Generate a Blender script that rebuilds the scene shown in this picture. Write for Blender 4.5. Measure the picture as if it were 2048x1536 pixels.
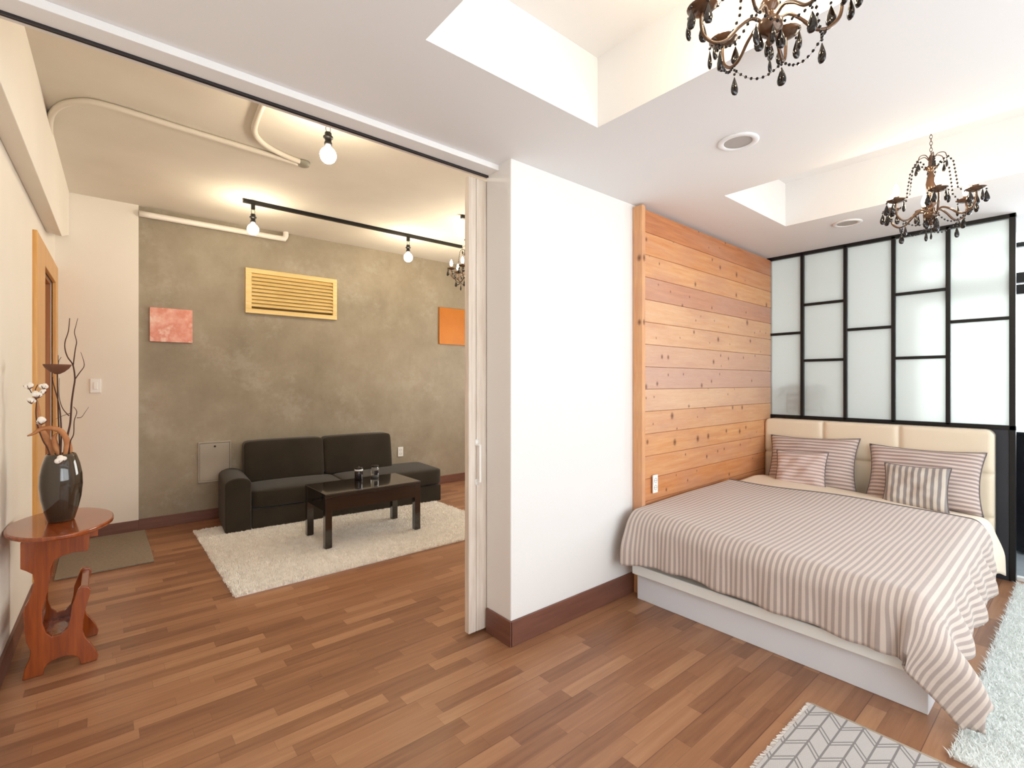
import bpy, bmesh, math, random
from mathutils import Vector, Matrix
PI = math.pi
random.seed(7)
for o in list(bpy.data.objects): bpy.data.objects.remove(o)
SC = bpy.context.scene
COL = SC.collection

# ------------------------------------------------------------------ camera
cam_d = bpy.data.cameras.new('camera'); cam = bpy.data.objects.new('camera', cam_d); COL.objects.link(cam)
cam_d.sensor_width = 36.0; cam_d.lens = 980 / 2048 * 36.0
cam_d.shift_y = -4 / 2048; cam_d.clip_start = 0.02; cam_d.clip_end = 200
cam.location = (0, 0, 1.30)
cam.rotation_euler = (PI / 2, 0, math.radians(50) - PI / 2)
SC.camera = cam

# ------------------------------------------------------------------ world, exposure
w = bpy.data.worlds.new('World'); SC.world = w; w.use_nodes = True
wb = w.node_tree.nodes['Background']; wb.inputs[0].default_value = (0.93, 0.97, 1.0, 1); wb.inputs[1].default_value = 2.9
SC.view_settings.view_transform = 'Standard'; SC.view_settings.look = 'None'
SC.view_settings.exposure = 0.0; SC.view_settings.gamma = 1.0; SC.view_settings.use_curve_mapping = False
SC.cycles.max_bounces = 10; SC.cycles.diffuse_bounces = 6; SC.cycles.glossy_bounces = 4
SC.cycles.transmission_bounces = 8; SC.cycles.transparent_max_bounces = 12
SC.cycles.sample_clamp_indirect = 6.0
SC.cycles.caustics_reflective = False; SC.cycles.caustics_refractive = False
SC.cycles.use_denoising = True

def area_light(name, loc, target, sx, sy, power, color):
    d = bpy.data.lights.new(name, 'AREA'); d.shape = 'RECTANGLE'; d.size = sx; d.size_y = sy
    d.energy = power; d.color = color
    o = bpy.data.objects.new(name, d); COL.objects.link(o); o.location = loc
    o.rotation_euler = (Vector(target) - Vector(loc)).to_track_quat('-Z', 'Y').to_euler()
    return o
# daylight entering through the windows, and an added fill for the living room
area_light('daylight_south', (2.3, -1.46, 1.45), (2.3, 2, 1.5), 3.3, 1.7, 44, (0.90, 0.95, 1.0))
area_light('daylight_west', (0.3, -1.46, 1.45), (0.3, 2, 1.7), 1.1, 1.7, 20, (0.90, 0.95, 1.0))
area_light('fill_living', (4.52, 3.7, 1.5), (1.0, 3.7, 1.2), 1.5, 1.3, 44, (1.0, 0.95, 0.88))  # added fill lamp, brightens the living room from its hidden side
area_light('daylight_veranda', (5.95, -0.1, 1.70), (4.9, 1.8, 1.5), 1.6, 1.5, 75, (0.93, 0.97, 1.0))
BULB_L = 140.0      # radiance of the living room globes
FLAME_L = 105.0     # radiance of the chandelier bulbs

# ------------------------------------------------------------------ materials
def lin(c):
    c = [x / 255 for x in c]
    return tuple([(x / 12.92 if x <= 0.04045 else ((x + 0.055) / 1.055) ** 2.4) for x in c] + [1.0])
MATS = {}
def mat(name, rgb=(200, 200, 200), rough=0.6, metal=0.0, spec=0.5, bump=0.0, bscale=200.0, var=0.0, vscale=6.0, rgb2=None,
        trans=0.0, ior=1.45, emis=0.0, ecol=None, coat=0.0, sheen=0.0):
    if name in MATS: return MATS[name]
    m = bpy.data.materials.new(name); m.use_nodes = True
    nt = m.node_tree; b = nt.nodes['Principled BSDF']
    b.inputs['Base Color'].default_value = lin(rgb); b.inputs['Roughness'].default_value = rough
    b.inputs['Metallic'].default_value = metal; b.inputs['Specular IOR Level'].default_value = spec
    b.inputs['Transmission Weight'].default_value = trans; b.inputs['IOR'].default_value = ior
    b.inputs['Coat Weight'].default_value = coat; b.inputs['Sheen Weight'].default_value = sheen
    if emis:
        b.inputs['Emission Color'].default_value = ecol or (1, 1, 1, 1); b.inputs['Emission Strength'].default_value = emis
    tc = nt.nodes.new('ShaderNodeTexCoord')
    if rgb2 is not None:
        n = nt.nodes.new('ShaderNodeTexNoise'); n.inputs['Scale'].default_value = vscale; n.inputs['Detail'].default_value = 5
        r = nt.nodes.new('ShaderNodeValToRGB'); r.color_ramp.elements[0].position = 0.35; r.color_ramp.elements[1].position = 0.68
        r.color_ramp.elements[0].color = lin(rgb); r.color_ramp.elements[1].color = lin(rgb2)
        nt.links.new(tc.outputs['Object'], n.inputs['Vector']); nt.links.new(n.outputs['Fac'], r.inputs['Fac'])
        nt.links.new(r.outputs['Color'], b.inputs['Base Color'])
    if bump:
        n = nt.nodes.new('ShaderNodeTexNoise'); n.inputs['Scale'].default_value = bscale; n.inputs['Detail'].default_value = 3
        bp = nt.nodes.new('ShaderNodeBump'); bp.inputs['Strength'].default_value = bump; bp.inputs['Distance'].default_value = 0.002
        nt.links.new(tc.outputs['Object'], n.inputs['Vector']); nt.links.new(n.outputs['Fac'], bp.inputs['Height'])
        nt.links.new(bp.outputs['Normal'], b.inputs['Normal'])
    MATS[name] = m
    return m
class NB:
    """small node helper"""
    def __init__(s, name):
        s.m = bpy.data.materials.new(name); s.m.use_nodes = True; s.nt = s.m.node_tree; s.b = s.nt.nodes['Principled BSDF']
        s.tc = s.nt.nodes.new('ShaderNodeTexCoord'); MATS[name] = s.m
    def n(s, t, **kw):
        x = s.nt.nodes.new(t)
        for k, v in kw.items(): setattr(x, k, v)
        return x
    def l(s, a, b): s.nt.links.new(a, b)
    def val(s, v, sock):
        if hasattr(v, 'is_output'): s.l(v, sock)
        else: sock.default_value = v
    def math(s, op, a, b=0.0, c=0.0):
        x = s.n('ShaderNodeMath', operation=op); s.val(a, x.inputs[0]); s.val(b, x.inputs[1]); s.val(c, x.inputs[2]); return x.outputs[0]
    def xyz(s, v):
        x = s.n('ShaderNodeSeparateXYZ'); s.l(v, x.inputs[0]); return x.outputs
    def comb(s, a, b, c):
        x = s.n('ShaderNodeCombineXYZ'); s.val(a, x.inputs[0]); s.val(b, x.inputs[1]); s.val(c, x.inputs[2]); return x.outputs[0]
    def noise(s, v, scale, detail=3, rough=0.5):
        x = s.n('ShaderNodeTexNoise'); s.l(v, x.inputs['Vector']); x.inputs['Scale'].default_value = scale
        x.inputs['Detail'].default_value = detail; x.inputs['Roughness'].default_value = rough; return x.outputs['Fac']
    def white(s, v):
        x = s.n('ShaderNodeTexWhiteNoise'); x.noise_dimensions = '3D'; s.l(v, x.inputs['Vector']); return x.outputs
    def ramp(s, f, stops, interp='LINEAR'):
        x = s.n('ShaderNodeValToRGB'); x.color_ramp.interpolation = interp; e = x.color_ramp.elements
        while len(e) < len(stops): e.new(0.5)
        for i, (p, c) in enumerate(stops): e[i].position = p; e[i].color = lin(c)
        s.l(f, x.inputs['Fac']); return x.outputs['Color']
    def mix(s, f, a, b, mode='MIX'):
        x = s.n('ShaderNodeMix', data_type='RGBA', blend_type=mode); s.val(f, x.inputs[0])
        for v, k in ((a, 6), (b, 7)):
            if hasattr(v, 'is_output'): s.l(v, x.inputs[k])
            else: x.inputs[k].default_value = v
        return x.outputs[2]
    def bump(s, h, strength, dist=0.002):
        x = s.n('ShaderNodeBump'); x.inputs['Strength'].default_value = strength; x.inputs['Distance'].default_value = dist
        s.l(h, x.inputs['Height']); s.l(x.outputs['Normal'], s.b.inputs['Normal'])

def floor_mat():
    k = NB('laminate_floor'); o = k.xyz(k.tc.outputs['Object'])
    W, L = 0.066, 0.42
    yr = k.math('DIVIDE', o[1], W); row = k.math('FLOOR', yr)
    rn = k.white(k.comb(row, 3.0, 0.0))[0]
    xs = k.math('ADD', k.math('DIVIDE', o[0], L), k.math('MULTIPLY', rn, 7.31)); colm = k.math('FLOOR', xs)
    rc = k.white(k.comb(colm, row, 5.0))[0]
    gv = k.comb(k.math('ADD', k.math('MULTIPLY', o[0], 1.0), k.math('MULTIPLY', rc, 30.0)), k.math('MULTIPLY', o[1], 14.0), rc)
    g = k.noise(gv, 3.2, 6, 0.6); g2 = k.noise(gv, 11.0, 3, 0.6)
    f = k.math('ADD', k.math('MULTIPLY', rc, 0.42), k.math('MULTIPLY', g, 0.6))
    c = k.ramp(f, [(0.2, (110, 73, 52)), (0.42, (141, 99, 71)), (0.6, (159, 115, 84)), (0.85, (180, 137, 102))])
    c = k.mix(k.math('MULTIPLY', g2, 0.40), c, lin((140, 94, 66)))
    fy = k.math('FRACT', yr); fx = k.math('FRACT', xs)
    e1 = k.math('LESS_THAN', k.math('MINIMUM', fy, k.math('SUBTRACT', 1.0, fy)), 0.012)
    e2 = k.math('LESS_THAN', k.math('MINIMUM', fx, k.math('SUBTRACT', 1.0, fx)), 0.0022)
    # a full plank is three strips wide; its joint shows darker
    yp = k.math('FRACT', k.math('DIVIDE', o[1], W * 3)); e3 = k.math('LESS_THAN', yp, 0.012)
    e = k.math('MAXIMUM', k.math('MULTIPLY', k.math('MAXIMUM', e1, e2), 0.30), k.math('MULTIPLY', e3, 0.6))
    c = k.mix(e, c, lin((70, 42, 28)))
    k.l(c, k.b.inputs['Base Color']); k.b.inputs['Roughness'].default_value = 0.34; k.b.inputs['Specular IOR Level'].default_value = 0.4
    k.bump(k.math('SUBTRACT', k.math('MULTIPLY', g2, 0.3), e), 0.12, 0.001)
    return k.m
def plaster(name, rgb, rgb2=None, bump=0.15):
    return mat(name, rgb, 0.85, rgb2=rgb2, vscale=1.7, bump=bump, bscale=90, spec=0.25)
def concrete_mat():
    k = NB('concrete_wall'); v = k.tc.outputs['Object']
    a = k.noise(v, 0.9, 6, 0.62); b = k.noise(v, 3.5, 7, 0.68); d = k.noise(v, 22.0, 4, 0.6)
    vs = k.comb(k.math('MULTIPLY', k.xyz(v)[0], 2.2), k.xyz(v)[1], k.math('MULTIPLY', k.xyz(v)[2], 0.8))
    s = k.noise(vs, 1.6, 5, 0.7)
    f = k.math('ADD', k.math('ADD', k.math('MULTIPLY', a, 0.45), k.math('MULTIPLY', b, 0.3)), k.math('ADD', k.math('MULTIPLY', d, 0.08), k.math('MULTIPLY', s, 0.17)))
    c = k.ramp(f, [(0.38, (134, 123, 106)), (0.47, (146, 135, 117)), (0.54, (154, 143, 125)), (0.64, (168, 158, 140))])
    # pale trowel streaks
    st = k.ramp(k.noise(v, 1.9, 8, 0.75), [(0.54, (0, 0, 0)), (0.63, (255, 255, 255))])
    c = k.mix(k.math('MULTIPLY', k.n('ShaderNodeRGBToBW').outputs[0], 0.0), c, c)
    bw = k.n('ShaderNodeRGBToBW'); k.l(st, bw.inputs[0])
    c = k.mix(k.math('MULTIPLY', bw.outputs[0], 0.20), c, lin((196, 190, 178)))
    k.l(c, k.b.inputs['Base Color']); k.b.inputs['Roughness'].default_value = 0.55; k.b.inputs['Specular IOR Level'].default_value = 0.3
    k.bump(k.math('ADD', b, k.math('MULTIPLY', d, 0.3)), 0.25, 0.004)
    return k.m
def stripe_mat(name, axis=1, period=0.026, light=(206, 191, 181), dark=(168, 153, 147), coordname='UV'):
    k = NB(name); o = k.xyz(k.tc.outputs[coordname]); t = k.math('DIVIDE', o[axis], period)
    s = k.math('SINE', k.math('MULTIPLY', t, 2 * PI))
    f = k.math('MULTIPLY_ADD', s, 1.3, 0.5)
    wv = k.noise(k.tc.outputs['Object'], 900, 2)
    c = k.ramp(f, [(0.1, dark), (0.9, light)])
    c = k.mix(k.math('MULTIPLY', wv, 0.12), c, lin((130, 118, 112)))
    k.l(c, k.b.inputs['Base Color']); k.b.inputs['Roughness'].default_value = 0.75; k.b.inputs['Sheen Weight'].default_value = 0.25
    k.b.inputs['Specular IOR Level'].default_value = 0.25
    cr = k.noise(k.tc.outputs['Object'], 26.0, 5, 0.6)
    k.bump(k.math('ADD', cr, k.math('MULTIPLY', wv, 0.08)), 0.35, 0.006)
    return k.m
def pine_mat(name, horizontal=True, tint=((226, 172, 116), (196, 128, 76))):
    """knotty cedar: tone per board from the 'tone' colour attribute, grain and knots procedural"""
    k = NB(name); o = k.xyz(k.tc.outputs['Object'])
    at = k.n('ShaderNodeVertexColor'); at.layer_name = 'tone'
    tone = k.xyz(at.outputs['Color'])
    if horizontal: gv = k.comb(k.math('ADD', k.math('MULTIPLY', o[0], 1.2), k.math('MULTIPLY', tone[2], 40)), k.math('MULTIPLY', o[2], 16.0), o[1]); kv = k.comb(k.math('ADD', k.math('MULTIPLY', o[0], 1.0), k.math('MULTIPLY', tone[2], 20)), k.math('MULTIPLY', o[2], .8), 0.0)
    else: gv = k.comb(k.math('MULTIPLY', o[0], 16.0), k.math('MULTIPLY', o[1], 16.0), k.math('MULTIPLY', o[2], 1.2)); kv = k.comb(k.math('ADD', o[0], o[1]), k.math('MULTIPLY', o[2], 0.7), 0.0)
    g = k.noise(gv, 2.4, 5, 0.6); g2 = k.noise(gv, 9.0, 4, 0.65)
    f = k.math('ADD', k.math('MULTIPLY', g, 0.5), k.math('MULTIPLY', tone[0], 0.62))
    c = k.ramp(f, [(0.2, (160, 88, 50)), (0.45, (205, 136, 84)), (0.66, (220, 166, 118)), (0.9, (232, 194, 154))])
    big = k.noise(k.comb(k.math('MULTIPLY', o[0], 1.3), k.math('MULTIPLY', tone[2], 9.0), k.math('MULTIPLY', o[2], 5.0)), 1.6, 3, 0.5)
    c = k.mix(k.math('MULTIPLY', k.math('MAXIMUM', k.math('SUBTRACT', big, 0.42), 0.0), 2.0), c, lin((198, 146, 118)))
    c = k.mix(k.math('MULTIPLY', tone[1], 0.62), c, lin((196, 168, 160)))
    c = k.mix(k.math('MULTIPLY', k.math('SUBTRACT', g2, 0.35), 0.45), c, lin((150, 84, 48)))
    vo = k.n('ShaderNodeTexVoronoi'); vo.feature = 'F1'; vo.voronoi_dimensions = '2D'; k.l(kv, vo.inputs['Vector']); vo.inputs['Scale'].default_value = 7.0; vo.inputs['Randomness'].default_value = 1.0
    vd = k.math('MULTIPLY', vo.outputs['Distance'], k.math('MULTIPLY_ADD', k.xyz(vo.outputs['Color'])[1], 2.2, 0.7)); rk = k.ramp(vd, [(0.0, (255, 255, 255)), (0.07, (200, 200, 200)), (0.12, (60, 60, 60)), (0.24, (0, 0, 0))])
    sel = k.math('GREATER_THAN', k.xyz(vo.outputs['Color'])[0], 0.40)
    bw = k.n('ShaderNodeRGBToBW'); k.l(rk, bw.inputs[0])
    c = k.mix(k.math('MULTIPLY', k.math('MULTIPLY', bw.outputs[0], sel), 0.95), c, lin((92, 46, 26)))
    k.l(c, k.b.inputs['Base Color']); k.b.inputs['Roughness'].default_value = 0.5; k.b.inputs['Specular IOR Level'].default_value = 0.35
    k.bump(g2, 0.15, 0.002)
    return k.m
def plain_wood(name, c1, c2, axis=2, rough=0.4, coat=0.0, sc=1.0):
    k = NB(name); o = k.xyz(k.tc.outputs['Object']); mul = [18.0, 18.0, 18.0]; mul[axis] = 1.3
    gv = k.comb(*[k.math('MULTIPLY', o[i], mul[i] * sc) for i in range(3)])
    g = k.noise(gv, 2.2, 6, 0.62)
    c = k.ramp(g, [(0.3, c1), (0.7, c2)])
    k.l(c, k.b.inputs['Base Color']); k.b.inputs['Roughness'].default_value = rough; k.b.inputs['Coat Weight'].default_value = coat
    k.bump(g, 0.1, 0.001)
    return k.m
def rug_pattern_mat():
    k = NB('herringbone_weave'); o = k.xyz(k.tc.outputs['Object'])
    # leaf-like zigzag columns running along X, slanted ribs mirrored in each column
    P, H = 0.0545, 0.115
    yc = k.math('DIVIDE', k.math('ADD', o[1], 0.0155), P); fy = k.math('FRACT', yc)
    half = k.math('MODULO', k.math('FLOOR', yc), 2.0); half = k.math('ABSOLUTE', half)
    tri = k.math('ADD', k.math('MULTIPLY', fy, half), k.math('MULTIPLY', k.math('SUBTRACT', 1.0, fy), k.math('SUBTRACT', 1.0, half)))
    z = k.math('ADD', k.math('ADD', k.math('DIVIDE', o[0], H), 0.26), k.math('MULTIPLY', tri, 0.575))
    fz = k.math('FRACT', z)
    l1 = k.math('LESS_THAN', fz, 0.07); l2 = k.math('LESS_THAN', k.math('ABSOLUTE', k.math('SUBTRACT', fz, 0.21)), 0.035)
    l3 = k.math('LESS_THAN', k.math('MINIMUM', fy, k.math('SUBTRACT', 1.0, fy)), 0.06)
    ln = k.math('MAXIMUM', k.math('MAXIMUM', l1, l2), l3)
    wv = k.math('SINE', k.math('MULTIPLY', k.math('ADD', o[0], k.math('MULTIPLY', o[1], 0.6)), 1100.0))
    nz = k.noise(k.tc.outputs['Object'], 300, 3)
    c = k.mix(k.math('MULTIPLY_ADD', wv, 0.12, k.math('MULTIPLY', nz, 0.5)), lin((200, 195, 193)), lin((160, 154, 153)))
    c = k.mix(k.math('MULTIPLY', ln, 0.9), c, lin((128, 123, 122)))
    k.l(c, k.b.inputs['Base Color']); k.b.inputs['Roughness'].default_value = 0.9; k.b.inputs['Specular IOR Level'].default_value = 0.1
    k.bump(k.math('SUBTRACT', k.math('MULTIPLY', wv, 0.3), ln), 0.5, 0.003)
    return k.m
def canvas_mat(name, stops, scale=3.0, rough=0.4):
    k = NB(name); c = k.ramp(k.noise(k.tc.outputs['Object'], scale, 5, 0.6), stops)
    k.l(c, k.b.inputs['Base Color']); k.b.inputs['Roughness'].default_value = rough
    return k.m
def frosted_mat():
    m = bpy.data.materials.new('frosted_glass'); m.use_nodes = True; nt = m.node_tree; nt.nodes.clear()
    out = nt.nodes.new('ShaderNodeOutputMaterial'); mx = nt.nodes.new('ShaderNodeMixShader'); mx2 = nt.nodes.new('ShaderNodeMixShader')
    tr = nt.nodes.new('ShaderNodeBsdfTranslucent'); tr.inputs[0].default_value = (0.92, 0.96, 0.94, 1)
    gl = nt.nodes.new('ShaderNodeBsdfRefraction'); gl.inputs['Color'].default_value = (0.95, 0.98, 0.96, 1); gl.inputs['Roughness'].default_value = 0.30; gl.inputs['IOR'].default_value = 1.45
    df = nt.nodes.new('ShaderNodeBsdfDiffuse'); df.inputs[0].default_value = (0.93, 0.95, 0.94, 1)
    mx.inputs[0].default_value = 0.66; mx2.inputs[0].default_value = 0.34
    nt.links.new(tr.outputs[0], mx.inputs[1]); nt.links.new(gl.outputs[0], mx.inputs[2])
    nt.links.new(mx.outputs[0], mx2.inputs[1]); nt.links.new(df.outputs[0], mx2.inputs[2]); nt.links.new(mx2.outputs[0], out.inputs[0])
    return m
def clear_glass_mat():
    m = bpy.data.materials.new('window_glass'); m.use_nodes = True; nt = m.node_tree; nt.nodes.clear()
    out = nt.nodes.new('ShaderNodeOutputMaterial'); mx = nt.nodes.new('ShaderNodeMixShader')
    tr = nt.nodes.new('ShaderNodeBsdfTransparent'); tr.inputs[0].default_value = (0.97, 0.99, 0.98, 1)
    gl = nt.nodes.new('ShaderNodeBsdfGlossy'); gl.inputs['Roughness'].default_value = 0.02
    mx.inputs[0].default_value = 0.06
    nt.links.new(tr.outputs[0], mx.inputs[1]); nt.links.new(gl.outputs[0], mx.inputs[2]); nt.links.new(mx.outputs[0], out.inputs[0])
    return m

M_WHITE = plaster('white_wall_paint', (230, 228, 227))
M_CEIL = plaster('white_ceiling_paint', (230, 229, 230), bump=0.05)
M_CEIL2 = plaster('living_ceiling_paint', (226, 220, 208), (216, 210, 198))
M_LWALL = plaster('warm_white_paint', (236, 230, 220), (232, 226, 215))
M_CONC = concrete_mat()
M_FLOOR = floor_mat()
M_BASE = plain_wood('brown_baseboard', (104, 66, 54), (122, 80, 66), axis=0, rough=0.45)
M_BASEY = plain_wood('brown_baseboard_side', (104, 66, 54), (122, 80, 66), axis=1, rough=0.45)
M_PINE = pine_mat('cedar_boards')
M_PINEV = pine_mat('cedar_trim', horizontal=False)
M_BLACK = mat('black_metal', (26, 24, 24), 0.4, metal=0.3)
M_DARKP = mat('charcoal_panel', (46, 47, 54), 0.45)
M_FROST = frosted_mat()
M_GLASS = clear_glass_mat()
M_DOORW = plain_wood('whitewashed_wood', (205, 190, 176), (232, 222, 212), axis=2, rough=0.6)
M_OAK = plain_wood('golden_oak', (196, 140, 70), (220, 168, 96), axis=2, rough=0.35)
M_OAKD = plain_wood('brown_door_wood', (150, 96, 52), (178, 120, 72), axis=2, rough=0.4)
M_CHERRY = plain_wood('varnished_cherry', (120, 52, 18), (162, 78, 26), axis=2, rough=0.2, coat=0.6)
M_VENT = plain_wood('yellow_pine', (214, 184, 120), (232, 206, 146), axis=0, rough=0.45)
M_SOFA = mat('charcoal_brown_fabric', (48, 42, 34), 0.95, rgb2=(56, 49, 40), vscale=4, bump=0.5, bscale=600, spec=0.15, sheen=0.15)
M_ESP = mat('espresso_lacquer', (26, 17, 13), 0.12, spec=0.8, coat=0.8)
M_SHAG = mat('cream_pile', (236, 231, 224), 0.95, rgb2=(246, 242, 236), vscale=20, spec=0.1)
M_SHAG2 = mat('pale_pile', (226, 229, 226), 0.95, rgb2=(238, 240, 238), vscale=20, spec=0.1)
M_LINEN = mat('grey_flat_weave', (138, 126, 112), 0.95, rgb2=(150, 138, 124), vscale=60, bump=0.5, bscale=500, spec=0.1)
M_HERR = rug_pattern_mat()
M_FRINGE = mat('fringe_yarn', (232, 228, 224), 0.9, spec=0.1)
M_STRIPE = stripe_mat('striped_cotton')
M_STRIPEH = stripe_mat('striped_pillow_across', axis=1, light=(214, 196, 188), dark=(160, 142, 138))
M_STRIPEP = stripe_mat('striped_pillow_rose', axis=1, light=(222, 200, 192), dark=(176, 156, 152))
M_STRIPEV = stripe_mat('striped_pillow_upright', axis=0, period=0.034, light=(206, 194, 182), dark=(140, 132, 130))
M_PIPING = mat('grey_piping', (112, 102, 100), 0.8)
M_CREAMC = mat('cream_cotton', (236, 222, 204), 0.85, bump=0.3, bscale=30, spec=0.2)
M_LEATH = mat('cream_leather', (230, 216, 194), 0.42, bump=0.25, bscale=240, spec=0.4)
M_LAM = mat('white_laminate', (226, 230, 238), 0.3)
M_LAM2 = mat('white_board_edge', (238, 241, 240), 0.35)
M_PLAST = mat('white_plastic', (240, 239, 236), 0.35)
M_GREYP = mat('grey_socket_holes', (120, 120, 118), 0.5)
M_PVC = mat('white_pvc', (240, 234, 224), 0.4)
M_COND = mat('painted_conduit', (222, 214, 200), 0.6)
M_BULB = mat('lit_globe', (255, 250, 235), 0.3, emis=BULB_L, ecol=(1.0, 0.86, 0.65, 1))
M_FLAME = mat('lit_flame_bulb', (255, 248, 230), 0.3, emis=FLAME_L, ecol=(1.0, 0.83, 0.54, 1))
M_CRYST = mat('smoked_crystal', (26, 18, 15), 0.05, spec=0.5, coat=0.25)
M_BRONZE = mat('smoky_glass_arm', (92, 66, 48), 0.16, metal=0.3, spec=0.7)
M_SPKR = mat('speaker_grille', (178, 172, 168), 0.7, bump=0.6, bscale=900)
M_PANELD = mat('grey_painted_hatch', (160, 151, 138), 0.5, rgb2=(172, 163, 150), vscale=3)
M_VASE = mat('smoked_vase_glass', (84, 70, 56), 0.06, spec=0.8, trans=0.55, coat=0.6)
M_TWIG = mat('dark_twig', (74, 44, 34), 0.7, bump=0.4, bscale=150)
M_STRAW = mat('dried_leaf', (196, 138, 92), 0.7, rgb2=(172, 112, 72), vscale=25)
M_POD = mat('dried_pod', (108, 70, 52), 0.75, bump=0.5, bscale=120)
M_COTTON = mat('cotton_fluff', (246, 240, 232), 0.95, sheen=0.5)
M_TILE = mat('blue_grey_tile', (150, 160, 168), 0.35, rgb2=(168, 176, 182), vscale=4)
M_LEAF = mat('green_leaf', (30, 56, 34), 0.5)
M_BLKC = mat('black_gloss_cabinet', (14, 16, 22), 0.25)

# ------------------------------------------------------------------ mesh helpers
def B(): return bmesh.new()
def add_box(bm, x0, x1, y0, y1, z0, z1, rot=None):
    vs = [bm.verts.new(p) for p in ((x0,y0,z0),(x1,y0,z0),(x1,y1,z0),(x0,y1,z0),(x0,y0,z1),(x1,y0,z1),(x1,y1,z1),(x0,y1,z1))]
    if rot is not None:
        for v in vs: v.co = rot @ v.co
    fs = [bm.faces.new([vs[i] for i in f]) for f in ((3,2,1,0),(4,5,6,7),(0,1,5,4),(1,2,6,5),(2,3,7,6),(3,0,4,7))]
    return vs, fs
def box(x0, x1, y0, y1, z0, z1):
    bm = B(); add_box(bm, x0, x1, y0, y1, z0, z1); return bm
def add_lathe(bm, prof, seg=24, loc=(0,0,0), axis='z', cap=True):
    rings = []
    L = Vector(loc)
    for r, z in prof:
        ring = []
        for i in range(seg):
            a = 2*PI*i/seg; p = Vector((r*math.cos(a), r*math.sin(a), z))
            if axis == 'x': p = Vector((p.z, p.x, p.y))
            if axis == 'y': p = Vector((p.x, p.z, p.y))
            ring.append(bm.verts.new(L + p))
        rings.append(ring)
    for a, b in zip(rings, rings[1:]):
        for i in range(seg): bm.faces.new((a[i], a[(i+1) % seg], b[(i+1) % seg], b[i]))
    if cap:
        for r in (rings[0], rings[-1]):
            try: bm.faces.new(r)
            except ValueError: pass
def add_tube(bm, pts, r, seg=8, r2=None):
    pts = [Vector(p) for p in pts]; n = len(pts); rings = []
    up = Vector((0, 0, 1)); nrm = None
    for i, p in enumerate(pts):
        t = (pts[min(i+1, n-1)] - pts[max(i-1, 0)]).normalized()
        if nrm is None:
            nrm = t.cross(up) if abs(t.dot(up)) < 0.95 else t.cross(Vector((1, 0, 0)))
            nrm.normalize()
        nrm = (nrm - t * nrm.dot(t)).normalized(); bn = t.cross(nrm)
        rr = r if r2 is None else r + (r2 - r) * i / (n - 1)
        rings.append([bm.verts.new(p + nrm*rr*math.cos(2*PI*k/seg) + bn*rr*math.sin(2*PI*k/seg)) for k in range(seg)])
    for a, b in zip(rings, rings[1:]):
        for k in range(seg): bm.faces.new((a[k], a[(k+1) % seg], b[(k+1) % seg], b[k]))
    bm.faces.new(rings[0]); bm.faces.new(rings[-1])
def smooth_path(pts, n=6):
    P = [Vector(p) for p in pts]; P = [P[0]] + P + [P[-1]]; out = []
    for i in range(1, len(P) - 2):
        for j in range(n):
            t = j / n; a, b, c, d = P[i-1], P[i], P[i+1], P[i+2]
            out.append(0.5 * ((2*b) + (-a+c)*t + (2*a-5*b+4*c-d)*t*t + (-a+3*b-3*c+d)*t**3))
    out.append(P[-2]); return out
def add_prism(bm, outline, axis, d0, d1):
    """extrude a closed 2-D outline; axis 'y': outline in (x,z) and depth along y, etc."""
    def P(u, v, d): return {'y': (u, d, v), 'x': (d, u, v), 'z': (u, v, d)}[axis]
    a = [bm.verts.new(P(u, v, d0)) for u, v in outline]; b = [bm.verts.new(P(u, v, d1)) for u, v in outline]
    bm.faces.new(a); bm.faces.new(list(reversed(b))); n = len(a)
    for i in range(n): bm.faces.new((a[i], b[i], b[(i+1) % n], a[(i+1) % n]))
def add_ball(bm, loc, r, sub=2, scale=(1,1,1), rot=None):
    mtx = Matrix.Translation(loc)
    if rot is not None: mtx = mtx @ rot
    mtx = mtx @ Matrix.Diagonal((r*scale[0], r*scale[1], r*scale[2], 1))
    bmesh.ops.create_icosphere(bm, subdivisions=sub, radius=1.0, matrix=mtx)
def tag(o, label=None, cat=None, group=None, kind=None):
    if label: o['label'] = label
    if cat: o['category'] = cat
    if group: o['group'] = group
    if kind: o['kind'] = kind
    return o
def obj(name, bm, m, parent=None, smooth=False, bev=0.0, bseg=2, sub=0, loc=None):
    bmesh.ops.recalc_face_normals(bm, faces=bm.faces)
    me = bpy.data.meshes.new(name); bm.to_mesh(me); bm.free()
    me.materials.append(m)
    o = bpy.data.objects.new(name, me); COL.objects.link(o)
    if parent is not None: o.parent = parent
    if loc is not None: o.location = loc
    if bev:
        md = o.modifiers.new('Bevel', 'BEVEL'); md.width = bev; md.segments = bseg; md.limit_method = 'ANGLE'; md.angle_limit = math.radians(40)
    if sub:
        md = o.modifiers.new('Subdivision', 'SUBSURF'); md.levels = sub; md.render_levels = sub
    if smooth or bev or sub:
        for p in me.polygons: p.use_smooth = True
        if bev and not sub:
            wn = o.modifiers.new('Normals', 'WEIGHTED_NORMAL'); wn.keep_sharp = False
    return o
def thing(name, label, cat, loc=(0,0,0), rotz=0.0, group=None):
    o = bpy.data.objects.new(name, None); COL.objects.link(o); o.empty_display_size = 0.1
    o.location = loc; o.rotation_euler = (0, 0, rotz); tag(o, label, cat, group); return o
def struct(name, bm, m, parent=None, **kw):
    o = obj(name, bm, m, parent, **kw)
    if parent is None: o['kind'] = 'structure'
    return o
def children_of(o): return [c for c in COL.objects if c.parent is o]
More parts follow.
